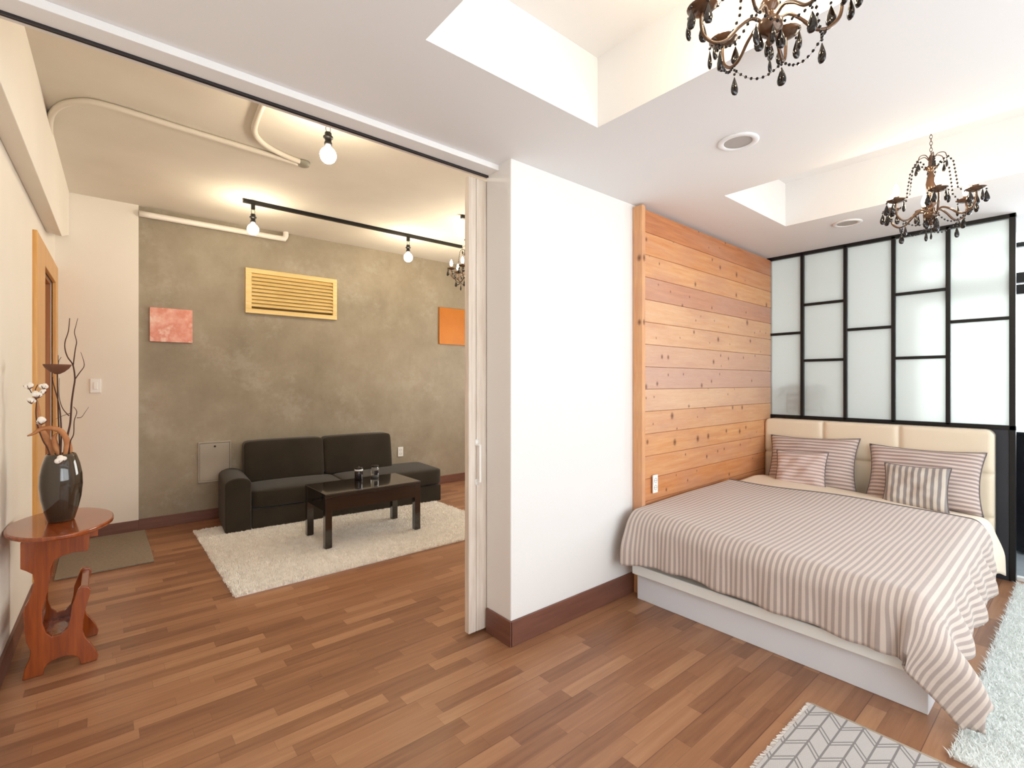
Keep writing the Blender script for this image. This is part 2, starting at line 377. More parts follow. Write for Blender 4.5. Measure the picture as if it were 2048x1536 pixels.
def copy_tree(root, loc, rotz, label=None):
    kids = {}
    for c in COL.objects:
        if c.parent is not None: kids.setdefault(c.parent, []).append(c)
    r = root.copy(); COL.objects.link(r); r.location = loc; r.rotation_euler = (0, 0, rotz)
    if label: r['label'] = label
    for ch in kids.get(root, []):
        c = ch.copy(); COL.objects.link(c); c.parent = r
        for g in kids.get(ch, []):
            d = g.copy(); COL.objects.link(d); d.parent = c
    return r

# ------------------------------------------------------------------ the setting
H, H2 = 2.40, 2.84          # bedroom and living room ceilings
YW, YB = 1.85, 2.03         # dividing wall faces
YG = 5.39                   # concrete wall
XP = 4.57                   # glazed partition plane
YS = -1.40                  # window wall behind the camera
LW = lambda y: -0.408 + 0.0234 * y     # left wall runs very slightly out of square
XR = 5.62                   # veranda window wall

bm = box(-1.0, 4.60, YS - 0.2, YG + 0.1, -0.1, 0.0); struct('floor', bm, M_FLOOR)
struct('floor_veranda', box(4.64, XR + 0.1, YS - 0.2, YB, -0.1, -0.005), M_TILE)
struct('trim_1', box(4.60, 4.64, YS, 0.335, -0.05, 0.025), M_LAM2, bev=0.004)
# left wall (slightly rotated), full length, and its ceiling beam
def left_prism(bm, off0, off1, y0, y1, z0, z1):
    pts = [(LW(y0)+off0, y0), (LW(y0)+off1, y0), (LW(y1)+off1, y1), (LW(y1)+off0, y1)]
    add_prism(bm, pts, 'z', z0, z1)
DY0, DY1, DZ = 4.47, 5.19, 2.07      # doorway in the left wall
bm = B(); left_prism(bm, -0.15, 0, YS, DY0, 0, H2); left_prism(bm, -0.15, 0, DY1, YG, 0, H2); left_prism(bm, -0.15, 0, DY0, DY1, DZ, H2)
struct('wall_left', bm, M_LWALL)
bm = B()
def beam(y0, y1, pts, rise=0.0):
    a = [bm.verts.new((LW(y0) + u, y0, v)) for u, v in pts]; b = [bm.verts.new((LW(y1) + u, y1, v + (rise if v < 2.5 else 0))) for u, v in pts]
    bm.faces.new(a); bm.faces.new(list(reversed(b)))
    for i in range(4): bm.faces.new((a[i], b[i], b[(i+1) % 4], a[(i+1) % 4]))
beam(YB + 0.025, 4.75, [(0.0, 2.36), (0.085, 2.34), (0.085, H2 + 0.01), (0.0, H2 + 0.01)])
beam(4.75, 5.355, [(0.0, 2.36), (0.085, 2.34), (0.085, H2 + 0.01), (0.0, H2 + 0.01)], .15)
struct('trim_2', bm, M_LWALL, bev=0.004)
# concrete wall and the white return at its left end
struct('wall_back', box(-0.6, 4.7, YG, YG + 0.15, 0, H2), M_CONC)
struct('wall_back_white', box(-0.45, 0.252, YG - 0.03, YG, 0, H2), M_LWALL)
bm = B(); add_box(bm, 4.6, 4.75, YB + .021, 2.9, 0, H2); add_box(bm, 4.6, 4.75, 4.5, YG, 0, H2); add_box(bm, 4.6, 4.75, 2.9, 4.5, 0, .8); add_box(bm, 4.6, 4.75, 2.9, 4.5, 2.2, H2)
struct('wall_living_right', bm, M_LWALL)
wf = bpy.data.objects.new('fill_window_3', None); COL.objects.link(wf); wf.location = (4.66, 3.7, 0); wf['kind'] = 'structure'  # unseen window, added to go with the living room fill lamp
bm = B()
for y in (-.8, -.025, .75): add_box(bm, -.03, .03, y, y + .05, .8, 2.2)
add_box(bm, -.03, .03, -.8, .8, .8, .85); add_box(bm, -.03, .03, -.8, .8, 2.15, 2.2)
obj('window_frame', bm, M_LAM2, wf); obj('pane', box(-.004, .004, -.8, .8, .8, 2.2), M_GLASS, wf)
struct('ceiling_living', box(-0.6, 4.7, YB + 0.001, YG + 0.1, H2, H2 + 0.1), M_CEIL2)
# dividing wall: solid stretch and the header over the wide opening
bm = B(); add_prism(bm, [(1.545, YW), (2.55, YW), (4.75, YW + .054), (4.75, YB + .02), (1.545, YB + .02)], 'z', 0, H2); struct('wall_divider', bm, M_WHITE, bev=0.006)
struct('trim_3', box(-0.6, 1.545, 1.945, YB, 2.372, H), M_CEIL, bev=0.002)
struct('wall_header', box(-0.6, 4.7, YB + 0.001, YB + 0.021, 2.392, H2), M_LWALL)
bm = B(); add_box(bm, -0.40, 1.60, YB + 0.001, YB + 0.007, 2.364, 2.391); add_box(bm, -0.40, 1.60, YB + 0.014, YB + 0.018, 2.366, 2.391); add_box(bm, -0.40, 1.60, YB + 0.001, YB + 0.018, 2.387, 2.391)
t = obj('sliding_door_track', bm, mat('dark_aluminium', (70, 68, 70), 0.35, metal=0.7)); tag(t, 'dark metal ceiling track over the wide opening that carries the whitewashed door', 'door track')
# bedroom ceiling with two recessed coffers
C1 = (0.80, 1.645, -0.55, 1.385); C2 = (2.82, 3.705, -0.55, 1.41); HC = 2.70
bm = B()
xs = [-0.6, C1[0], C1[1], C2[0], C2[1], 4.62]
for i in range(5):
    if i == 1: add_box(bm, xs[1], xs[2], YS - .1, C1[2], H, H + .02); add_box(bm, xs[1], xs[2], C1[3], YB + .1, H, H + .02)
    elif i == 3: add_box(bm, xs[3], xs[4], YS - .1, C2[2], H, H + .02); add_box(bm, xs[3], xs[4], C2[3], YB + .1, H, H + .02)
    else: add_box(bm, xs[i], xs[i+1], YS - .1, YB + .1, H, H + .02)
for c in (C1, C2):
    x0, x1, y0, y1 = c; q = 0.02
    add_box(bm, x0 - q, x0, y0 - q, y1 + q, H + .02, HC); add_box(bm, x1, x1 + q, y0 - q, y1 + q, H + .02, HC)
    add_box(bm, x0, x1, y0 - q, y0, H + .02, HC); add_box(bm, x0, x1, y1, y1 + q, H + .02, HC)
    add_box(bm, x0 - q, x1 + q, y0 - q, y1 + q, HC, HC + q)
struct('ceiling', bm, M_CEIL)
# window wall behind the camera
bm = B(); WX0, WX1, WZ0, WZ1 = -0.25, 4.1, 0.55, 2.2
add_box(bm, -0.6, WX0, YS - .15, YS, 0, H); add_box(bm, WX1, XR + .1, YS - .15, YS, 0, 2.7); add_box(bm, WX0, WX1, YS - .15, YS, 0, WZ0); add_box(bm, WX0, WX1, YS - .15, YS, WZ1, H)
struct('wall_front', bm, M_WHITE)
wf = bpy.data.objects.new('window_1', None); COL.objects.link(wf); wf.location = (0, YS - 0.08, 0); wf['kind'] = 'structure'
bm = B()
for x in (WX0, 1.2, 2.65, WX1 - 0.05): add_box(bm, x, x + 0.05, -0.03, 0.03, WZ0, WZ1)
add_box(bm, WX0, WX1, -0.03, 0.03, WZ0, WZ0 + .05); add_box(bm, WX0, WX1, -0.03, 0.03, WZ1 - .05, WZ1)
obj('window_frame', bm, M_LAM2, wf); obj('pane', box(WX0, WX1, -0.004, 0.004, WZ0, WZ1), M_GLASS, wf)
# veranda beyond the glazed partition
struct('ceiling_veranda', box(4.62, XR + .1, YS, YB + .1, 2.66, 2.72), M_CEIL)
struct('wall_veranda_side', box(4.6, XR + .1, YB, YB + .1, 0, 2.7), M_WHITE)
struct('wall_over_partition', box(4.55, 4.62, YS, 1.85, H + .02, 2.7), M_CEIL)
bm = B(); VY1 = 1.02; VZ0 = 0.85; VZ1 = 2.50
add_box(bm, XR, XR + .12, VY1, YB + .1, 0, 2.7); add_box(bm, XR, XR + .12, YS, VY1, 0, VZ0); add_box(bm, XR, XR + .12, YS, VY1, VZ1, 2.7)
struct('wall_right', bm, M_WHITE)
wf = bpy.data.objects.new('window_2', None); COL.objects.link(wf); wf.location = (XR, 0, 0); wf['kind'] = 'structure'
bm = B(); add_box(bm, -.03, .03, YS, VY1, 2.00, 2.075); add_box(bm, -.03, .03, YS, VY1, 2.09, 2.17); add_box(bm, -.03, .02, YS, VY1, 2.375, 2.41)
add_box(bm, -.03, .03, YS, VY1, VZ0, VZ0 + .05)
for y in (YS, -0.35): add_box(bm, -.03, .03, y, y + .05, VZ0, VZ1)
obj('window_frame', bm, M_BLACK, wf); obj('pane', box(0.0, 0.006, YS, VY1, VZ0, VZ1), M_GLASS, wf)
# baseboards
bm = B(); add_box(bm, 1.535, 2.53, YW - .012, YW, 0, .125); struct('baseboard_divider', bm, M_BASE, bev=.003)
struct('baseboard_divider_end', box(1.533, 1.545, YW - .012, YB + .01, 0, .125), M_BASEY, bev=.003)
struct('baseboard_back', box(0.252, 4.6, YG - .012, YG, 0, .10), M_BASE, bev=.003)
struct('baseboard_back_white', box(-0.29, 0.252, YG - .042, YG - .03, 0, .10), M_BASE, bev=.003)
bm = B(); left_prism(bm, 0.0, 0.012, YS, 4.06, 0, .10); struct('baseboard_left', bm, M_BASEY)

# left doorway: casing, lining and brown door leaf
d2 = bpy.data.objects.new('door_2', None); COL.objects.link(d2); d2['kind'] = 'structure'
bm = B(); CY0, CY1 = 4.07, 5.33
left_prism(bm, -0.01, 0.022, CY0, DY0, 0, 2.21); left_prism(bm, -0.01, 0.022, DY1, CY1, 0, 2.21); left_prism(bm, -0.01, 0.022, DY0, DY1, DZ, 2.21)
obj('casing', bm, M_OAK, d2, bev=.004)
bm = B(); left_prism(bm, -0.15, -0.01, DY1 - .02, DY1, 0, DZ); left_prism(bm, -0.15, -0.01, DY0, DY1, DZ - .02, DZ); left_prism(bm, -0.15, -0.01, DY0, DY0 + .02, 0, DZ)
obj('lining', bm, M_OAKD, d2)
bm = B(); left_prism(bm, -0.14, -0.10, DY0, DY1, 0, DZ); obj('door_leaf', bm, M_OAKD, d2)

# whitewashed plank sliding door parked behind the dividing wall
d1 = bpy.data.objects.new('door_1', None); COL.objects.link(d1); d1['kind'] = 'structure'; d1.location = (1.437, 2.055, 0)
bm = B()
for i in range(11):
    x0 = 0.0 + (0.048 if i else 0) + (i - 1) * 0.145 if i else 0.0
    x1 = 0.046 if i == 0 else x0 + 0.143
    add_box(bm, x0, x1, 0.0, 0.037, 0.012, 2.352)
obj('door_leaf', bm, M_DOORW, d1, bev=.003)
bm = B(); add_tube(bm, smooth_path([(0.050, 0, 0.975), (0.050, -0.020, 0.975), (0.050, -0.028, 0.970), (0.050, -0.028, 0.962), (0.050, -0.028, 0.80), (0.050, -0.026, 0.79), (0.050, 0, 0.788)], 5), 0.0065, 10)
add_box(bm, 0.038, 0.062, -0.004, 0, 0.972, 1.005); add_box(bm, 0.038, 0.062, -0.004, 0, 0.768, 0.80)
obj('door_handle', bm, M_PLAST, d1, smooth=True)

# ------------------------------------------------------------------ cedar plank cladding by the bed
def tone_layer(o, tones):
    """tones: list of (n_faces, (a,b,c))"""
    at = o.data.color_attributes.new('tone', 'FLOAT_COLOR', 'CORNER'); i = 0
    for n, c in tones:
        for _ in range(n):
            for li in o.data.polygons[i].loop_indices: at.data[li].color = (c[0], c[1], c[2], 1)
            i += 1
cl = thing('wood_cladding', 'knotty cedar plank cladding with upright edge board on the wall beside the bed', 'wood panelling', (2.53, 1.806, 0), math.radians(1.4))
bm = B(); tones = []; zz = 2.378; k = 0
TT = [(.18,.1),(.46,.05),(.62,.08),(.24,.6),(.78,.3),(.80,.35),(.74,.75),(.6,1),(.92,.5),(.68,.25),(.58,0),(.50,.05),(.34,0),(.22,0),(.30,0),(.35,0),(.3,0)]
for k in range(17):
    h = 0.1405
    add_box(bm, 0.035, 2.03, 0.0, 0.042, zz - h + .0016, zz); tones.append((6, (TT[k][0], TT[k][1], random.random()))); zz -= h
    if zz - h < 0.0: break
bm.faces.ensure_lookup_table()
me = bpy.data.meshes.new('boards'); bm.to_mesh(me); bm.free(); me.materials.append(M_PINE)
o = bpy.data.objects.new('boards', me); COL.objects.link(o); o.parent = cl; tone_layer(o, tones)
md = o.modifiers.new('Bevel', 'BEVEL'); md.width = .0025; md.segments = 1
bm = box(0.0, 0.035, -0.026, 0.042, 0, 2.385); me = bpy.data.meshes.new('edge_board'); bm.to_mesh(me); bm.free(); me.materials.append(M_PINEV)
o = bpy.data.objects.new('edge_board', me); COL.objects.link(o); o.parent = cl; tone_layer(o, [(6, (.62, .1, .3))])
md = o.modifiers.new('Bevel', 'BEVEL'); md.width = .003; md.segments = 2

# ------------------------------------------------------------------ black steel and frosted glass partition
gp = thing('glass_partition', 'black steel grid partition with frosted glass panes behind the bed headboard', 'partition', (XP, 0, 0))
YE0, YE1, YW_ = 0.345, 1.905, 1.888; MU = [1.905, 1.600, 1.286, .976, .667, .358]
bm = B(); q = 0.0125; xf0, xf1 = -0.025, 0.025
add_box(bm, xf0, xf1, YE0 - .012, YW_, H - .028, H); add_box(bm, xf0, xf1, YE0 - .012, YW_, .985, 1.015)
for y in MU[1:-1]: add_box(bm, xf0, xf1, y - q, y + q, 1.0, H - .01)
add_box(bm, xf0, xf1, YE0 - .010, YE0 + .020, 0, H); add_box(bm, xf0, xf1, YW_ - .03, YW_, 0, H)
for ci, zs in enumerate([(1.719,), (1.951, 1.481), (1.715,), (1.953, 1.478), (1.72,)]):
    for z in zs: add_box(bm, xf0 + .002, xf1 - .002, MU[ci+1], min(MU[ci], YW_), z - .0105, z + .0105)
obj('frame', bm, M_BLACK, gp, bev=.002)
for ci, zs in enumerate([(1.719,), (1.951, 1.481), (1.715,), (1.953, 1.478), (1.72,)]):
    edges = [H - .03] + list(zs) + [1.01]
    for a, b in zip(edges, edges[1:]):
        obj('pane', box(-.003, .003, MU[ci+1], min(MU[ci], YW_), b, a), M_FROST, gp)
obj('kick_panel', box(-.02, .02, YE0 + .02, YW_ - .02, 0, 1.0), M_DARKP, gp)

# ------------------------------------------------------------------ bed
bed = thing('bed', 'white low platform double bed with tall cream padded headboard', 'bed', (2.47, 1.12, 0))
BX, BY = 2.47, 1.12
bm = box(0, 1.94, -.70, .652, 0.0, .159); obj('base', bm, M_LAM, bed, bev=.003)
bm = box(-.048, 1.94, -.712, .656, .160, .218); obj('platform', bm, M_LAM2, bed, bev=.006)
# headboard: one padded slab with stitched panels (height field)
bm = B(); hx = 4.425 - BX; ny, nz = 140, 110
hy0, hy1, hz0, hz1 = 0.425 - BY, 1.846 - BY, 0.14, 0.987
sy = [1.40 - BY, 0.914 - BY]; sz = [.703, .418]
def pad(y, z):
    d = 1.0
    for s in sy: d = min(d, abs(y - s))
    for s in sz: d = min(d, abs(z - s))
    d = min(d, 0.03 + min(y - hy0, hy1 - y, hz1 - z))
    return 0.024 * (1 - math.exp(-d / 0.012))
rc = .045
def corner(y, z):      # pull the square grid into rounded upper corners
    for cy, sgn in ((hy0 + rc, -1), (hy1 - rc, 1)):
        if (y - cy) * sgn > 0 and z > hz1 - rc:
            u, v = (y - cy) * sgn / rc, (z - (hz1 - rc)) / rc
            return cy + sgn * rc * u * math.sqrt(max(0, 1 - v*v/2)), hz1 - rc + rc * v * math.sqrt(max(0, 1 - u*u/2))
    return y, z
G = []
for i in range(ny + 1):
    r_ = []
    for j in range(nz + 1):
        y0_, z0_ = hy0 + (hy1 - hy0) * i / ny, hz0 + (hz1 - hz0) * j / nz
        y, z = corner(y0_, z0_)
        e = min(y0_ - hy0, hy1 - y0_, hz1 - z0_); rd = 0.0 if e > .025 else .014 * (1 - e / .025) ** 2
        r_.append(bm.verts.new((hx - pad(y0_, z0_) + rd, y, z)))
    G.append(r_)
for i in range(ny):
    for j in range(nz): bm.faces.new((G[i][j], G[i+1][j], G[i+1][j+1], G[i][j+1]))
loop = [G[i][0] for i in range(ny + 1)] + [G[ny][j] for j in range(1, nz + 1)] + [G[i][nz] for i in range(ny - 1, -1, -1)] + [G[0][j] for j in range(nz - 1, 0, -1)]
back = [bm.verts.new((4.53 - BX, v.co.y, v.co.z)) for v in loop]
for i in range(len(loop)): bm.faces.new((loop[i], loop[(i+1) % len(loop)], back[(i+1) % len(loop)], back[i]))
bm.faces.new(back)
obj('headboard', bm, M_LEATH, bed, smooth=True)

def rounded_slab(x0, x1, y0, y1, z0, z1, puff=0.0, nx=14, ny_=14, crown=0.0, round_=0.5):
    """soft cushion: a subdivided box whose faces bulge outward a little"""
    bm = B(); bmesh.ops.create_cube(bm, size=2.0)
    bmesh.ops.subdivide_edges(bm, edges=bm.edges, cuts=7, use_grid_fill=True)
    cx, cy, cz = (x0+x1)/2, (y0+y1)/2, (z0+z1)/2; hx_, hy_, hz_ = (x1-x0)/2, (y1-y0)/2, (z1-z0)/2
    hm = min(hx_, hy_, hz_) * round_
    for v in bm.verts:
        u = v.co.copy()
        # denser near edges
        u = Vector([math.copysign(1 - (1 - abs(c)) ** 1.0, c) for c in u])
        p = Vector((u.x * hx_, u.y * hy_, u.z * hz_))
        q_ = Vector([max(-h_ + hm, min(h_ - hm, c)) for c, h_ in zip(p, (hx_, hy_, hz_))])
        d = p - q_
        if d.length > 1e-6: d = d.normalized() * hm
        r = q_ + d
        r.z += math.copysign(puff, u.z) * (1 - u.x**2) * (1 - u.y**2) if abs(u.z) > .99 else 0
        r.x += math.copysign(puff, u.x) * (1 - u.z**2) * (1 - u.y**2) if abs(u.x) > .99 else 0
        r.y += math.copysign(puff, u.y) * (1 - u.x**2) * (1 - u.z**2) if abs(u.y) > .99 else 0
        v.co = Vector((cx, cy, cz)) + r
    return bm
o = obj('mattress', rounded_slab(2.50, 4.40, .475, 1.79, .219, .415, .006, round_=.4), M_CREAMC, smooth=True, sub=1)
tag(o, 'double mattress in a cream fitted sheet on the white platform bed', 'mattress')

# cloth draped over the mattress, from cloth coordinates (s toward the foot, t toward the right)
def smin(v): return max(0.0, min(1.0, v))
def sstep(a, b, v):
    t = smin((v - a) / (b - a)); return t * t * (3 - 2 * t)
def drape(s, t, p):
    """s>0 past the foot edge, t>0 past the right edge (metres of cloth); returns xyz"""
    xf, yr = p['xf'], p['yr']; R = p['R']
    a, b = max(s, 0.0), max(t, 0.0); r = math.hypot(a, b)
    x, y = xf - min(s, 0.0) * 1.0, yr - min(t, 0.0) * 1.0
    zt = p['zt'](x, y)
    if r <= 1e-9: return (x, y, zt)
    ca, cb = a / r, b / r
    q = R * PI / 2
    if r < q: out, dn = R * math.sin(r / R), R * (1 - math.cos(r / R))
    else: out, dn = R + (r - q) * 0.03, R + (r - q)
    corner = (2 * ca * cb) ** 0.8
    below = max(0.0, r - q)
    # hem waves on each side, and flare in the corner
    along = (y * 1.0 if a > b else x * 1.0)
    wob = p['wave'](x, y, a, b) * sstep(0.05, 0.26, r)
    dn = min(dn, zt - p['zmin'])
    cf = p.get('corner_x', 0.25); cg = p.get('corner_y', 0.45)
    X = x - ca * out - corner * below * cf - ca * wob + p['px'](y) * sstep(.04, .25, a) * (1 if b < .02 else 0)
    Y = y - cb * out - corner * below * cg - cb * wob + (a - b) * .707 * .62 * corner * sstep(0, .2, below)
    return (X, Y, zt - dn * (1 - 0.04 * corner))
def zt_duvet(x, y):
    z = .452 + .062 * (y - .45) / 1.2 + .040 * (x - 2.45) / 1.4
    z += .006 * math.sin(3.1 * x + 1.7 * y) * math.cos(4.3 * y - 1.2 * x) + .004 * math.sin(9 * x + 5 * y) * math.sin(7 * y)
    return z
def wave_duvet(x, y, a, b):
    v = 0.0
    if a > 0: v += .004 * math.sin(y * 21 + .8) + .004 * math.sin(y * 47) + .010 * sstep(.80, .45, y) * math.sin(y * 60)
    if b > 0: v += .040 + .020 * math.sin(x * 17 + 1.0) + .014 * math.sin(x * 33 + 2)
    return v
PD = dict(xf=2.475, yr=.475, R=.075, zt=zt_duvet, zmin=.022, wave=wave_duvet, px=lambda y: -.07 * sstep(1.55, 1.8, y), corner_x=-.06, corner_y=.26)
def cloth(name, s0, s1, t0, t1, ns, nt, P, m, thick, parent=None, smod=None, hemfn=None):
    bm = B(); uvl = bm.loops.layers.uv.new('UV'); g = []
    for i in range(ns + 1):
        row = []
        for j in range(nt + 1):
            u, v = i / ns, j / nt
            s, t = s0 + (s1 - s0) * u, t0 + (t1 - t0) * v
            if hemfn: s, t = hemfn(s, t, u, v)
            row.append((bm.verts.new(drape(s, t, P)), (s, t)))
        g.append(row)
    for i in range(ns):
        for j in range(nt):
            q = (g[i][j], g[i+1][j], g[i+1][j+1], g[i][j+1])
            f = bm.faces.new([c[0] for c in q])
            for lp, c in zip(f.loops, q): lp[uvl].uv = c[1]
    o = obj(name, bm, m, parent, smooth=True)
    md = o.modifiers.new('Solidify', 'SOLIDIFY'); md.thickness = thick; md.offset = 1.0
    return o
def hem_duvet(s, t, u, v):
    # the top hem lies a little aslant; side and foot hems dip and rise
    top = -1.15 - .22 * sstep(0, .8, v) + .26 * sstep(.84, 1.0, v)
    s2 = top + (s - (-1.27)) * ((.262 - top) / (.275 + 1.27))
    if s > 0: s2 += s / .275 * (.006 * math.sin(t * 9.0 + 1) + .005 * math.sin(t * 23) + .020 + .03 * sstep(-.7, -1.2, t))
    t2 = t
    if t > 0: t2 += t / .27 * (.03 + .030 * math.sin(s * 15 + .5) + .018 * math.sin(s * 31))
    if s > 0 and t > 0: k_ = min(s / .275, t / .27) ** 1.5; s2 += .11 * k_; t2 += .13 * k_
    return s2, t2
duvet = cloth('duvet', -1.27, .275, -1.302, .27, 130, 150, PD, M_STRIPE, .018, hemfn=hem_duvet)
tag(duvet, 'beige and grey striped duvet spread over the bed with one corner hanging to the floor', 'duvet')
# piped edge of the duvet at its top hem
bm = B(); pts = []
for j in range(0, 151):
    v = j / 150; t = -1.302 + 1.572 * v; s, t2 = hem_duvet(-1.27, t, 0, v); p = Vector(drape(s, t2, PD)); pts.append(p + Vector((.006, -.012 * sstep(.95, 1.0, v), .014)))
add_tube(bm, pts, .009, 8); obj('piping', bm, M_PIPING, duvet, smooth=True)
# cream sheet showing between the duvet and the pillows and falling at the right side
PS = dict(PD); PS['zt'] = lambda x, y: zt_duvet(x, y) - .022 - .03 * sstep(4.0, 4.3, x); PS['R'] = .06; PS['wave'] = lambda x, y, a, b: .045 + .008 * math.sin(x * 14)
def hem_sheet(s, t, u, v):
    if t > 0: t = t * (1 + .12 * math.sin(s * 6))
    return s, t
sheet = cloth('flat_sheet', -1.74, -.80, -1.30, .33, 60, 90, PS, M_CREAMC, .006, hemfn=hem_sheet)
tag(sheet, 'cream flat sheet showing above the striped duvet and hanging at the right of the bed', 'bed sheet')

# pillows
def pillow_mesh(wd, ht, th, n=34):
    bm = B(); uvl = bm.loops.layers.uv.new('UV'); out = []
    for side in (1, -1):
        g = []
        for i in range(n + 1):
            row = []
            for j in range(n + 1):
                u, v = -1 + 2 * i / n, -1 + 2 * j / n
                pinch = .075 * (abs(u) ** 2.5) * (1 - v*v) ; pinch2 = .075 * (abs(v) ** 2.5) * (1 - u*u)
                x = wd/2 * u * (1 - .09 * (1 - v*v) * u*u); y = ht/2 * v * (1 - .09 * (1 - u*u) * v*v)
                d = max(0.0, (1 - u**4)) * max(0.0, (1 - v**4))
                z = side * (th/2 * d ** .55 + .002) + .006 * d * math.sin(5*u + 3*v) + side * .004 * d * math.sin(9*u - 6*v + wd * 30) + side * .003 * d * math.sin(14*v + 4*u)
                row.append((bm.verts.new((x, y, z)), (x, y)))
            g.append(row)
        out.append(g)
        for i in range(n):
            for j in range(n):
                q = (g[i][j], g[i+1][j], g[i+1][j+1], g[i][j+1])
                f = bm.faces.new([c[0] for c in q])
                for lp, c in zip(f.loops, q): lp[uvl].uv = c[1]
    bmesh.ops.remove_doubles(bm, verts=bm.verts, dist=.0045)
    return bm
def piping_loop(wd, ht, n=34):
    pts = []
    def P(u, v): return Vector((wd/2 * u * (1 - .09 * (1 - v*v) * u*u), ht/2 * v * (1 - .09 * (1 - u*u) * v*v), 0))
    for k in range(n): pts.append(P(-1 + 2*k/n, -1))
    for k in range(n): pts.append(P(1, -1 + 2*k/n))
    for k in range(n): pts.append(P(1 - 2*k/n, 1))
    for k in range(n + 1): pts.append(P(-1, 1 - 2*k/n))
    return pts
def pillow(label, c, wd, ht, th, m, lean, yaw=0.0, roll=0.0):
    """c = centre; stands on its lower edge, leaning toward the headboard (+x)"""
    o = obj('pillow', pillow_mesh(wd, ht, th), m, smooth=True)
    # local x -> world -y (to the viewer's right), local y -> up, local z -> -x (faces the foot)
    base = Matrix(((0, 0, -1), (-1, 0, 0), (0, 1, 0))).to_4x4()
    mw = Matrix.Translation(c) @ Matrix.Rotation(yaw, 4, 'Z') @ Matrix.Rotation(lean, 4, 'Y') @ Matrix.Rotation(roll, 4, 'X') @ base
    o.matrix_world = mw
    tag(o, label, 'pillow', 'pillows against the headboard')
    bm = B(); add_tube(bm, piping_loop(wd, ht), .0035, 6); obj('piping', bm, M_PIPING, o, smooth=True)
    return o
L = math.radians
pillow('large striped pillow at the left end of the cream headboard', (4.30, 1.45, .665), .64, .42, .15, M_STRIPEH, L(20), 0, L(-2))
pillow('large striped pillow at the right end of the cream headboard', (4.30, .765, .645), .63, .42, .15, M_STRIPEH, L(20), 0, L(0))
pillow('small rose striped cushion leaning on the left large pillow', (4.145, 1.47, .615), .36, .31, .11, M_STRIPEP, L(22), L(4), L(-2))
pillow('small cushion with upright grey stripes leaning on the right large pillow', (4.11, .765, .605), .35, .30, .11, M_STRIPEV, L(22), 0, L(-1))

# ------------------------------------------------------------------ rugs
def tuft_rug(name, x0, x1, y0, y1, n, m, label, cat, hgt=.022, spread=0.0, soft=0.0, seed=3, width=.004):
    rnd = random.Random(seed)
    root = thing(name, label, cat, (0, 0, 0))
    bm = box(x0 + .01, x1 - .01, y0 + .01, y1 - .01, .0005, .009); obj('backing', bm, m, root)
    verts, faces = [], []
    for _ in range(n):
        x = rnd.uniform(x0, x1); y = rnd.uniform(y0, y1)
        if soft:
            y = y1 - abs(rnd.gauss(0, 1)) * 0 - (y1 - y0) * rnd.random() ** 1.0
        a = rnd.uniform(0, 2*PI); hh = hgt * rnd.uniform(.65, 1.15); ln = rnd.uniform(.0, spread)
        dx, dy = ln * math.cos(a), ln * math.sin(a); b_ = rnd.uniform(0, PI); wx, wy = width * math.cos(b_), width * math.sin(b_)
        k = len(verts)
        verts += [(x - wx, y - wy, .006), (x + wx, y + wy, .006), (x + wx*.8 + dx*.5, y + wy*.8 + dy*.5, hh*.7), (x - wx*.8 + dx*.5, y - wy*.8 + dy*.5, hh*.7), (x + dx, y + dy, hh)]
        faces += [(k, k+1, k+2, k+3), (k+3, k+2, k+4)]
    me = bpy.data.meshes.new('pile'); me.from_pydata(verts, [], faces); me.materials.append(m)
    o = bpy.data.objects.new('pile', me); COL.objects.link(o); o.parent = root; o['kind'] = 'stuff'
    return root
tuft_rug('shag_rug', .61, 2.78, 3.32, 5.02, 90000, M_SHAG, 'cream shaggy rug under the sofa front and the coffee table', 'rug', .022, .012, width=.0035)
tuft_rug('fluffy_rug', 2.24, 4.50, -1.15, .325, 150000, M_SHAG2, 'pale white fluffy rug on the floor at the right of the bed', 'rug', .024, .030, seed=5, width=.0016)
# woven rug with fringe, corner at (2.19, .745)
hr = thing('woven_rug', 'light grey flat woven rug with leaf zigzag pattern and fringed edge', 'rug', (2.19, .735, 0))
obj('weave', box(-1.25, 0, -1.7, 0, .0005, .009), M_HERR, hr, bev=.002)
bm = B(); rnd = random.Random(2)
for i in range(230):
    x = -1.25 + 1.25 * (i + .5) / 230; add_tube(bm, [(x, -.004, .007), (x + rnd.uniform(-.002, .002), .006, .006), (x + rnd.uniform(-.004, .004), .016 + rnd.uniform(-.003, .003), .0025)], .0016, 4)
o = obj('fringe', bm, M_FRINGE, hr); 
bm = B(); add_tube(bm, [(-.004, -1.7, .008), (-.004, 0, .008)], .0045, 6); obj('edge_binding', bm, mat('edge_thread', (196, 184, 168), .9), hr, smooth=True)
# thin mat by the left door
o = obj('door_mat', box(-.235, .295, 4.37, 5.33, .001, .014), M_LINEN, bev=.003)
tag(o, 'grey flat mat on the wood floor by the left doorway', 'mat')

# ------------------------------------------------------------------ sofa
SX, SY, SR = .805, 4.735, L(-4.5)
sofa = thing('sofa', 'charcoal brown fabric sofa with one arm at left and open right end', 'sofa', (SX, SY, 0), SR)
DEP = .62
def soft(x0, x1, y0, y1, z0, z1, r=.5, puff=.0): return rounded_slab(x0, x1, y0, y1, z0, z1, puff, round_=r)
obj('base', box(.205, 2.04, .012, DEP, .012, .185), M_SOFA, sofa, bev=.012, bseg=3)
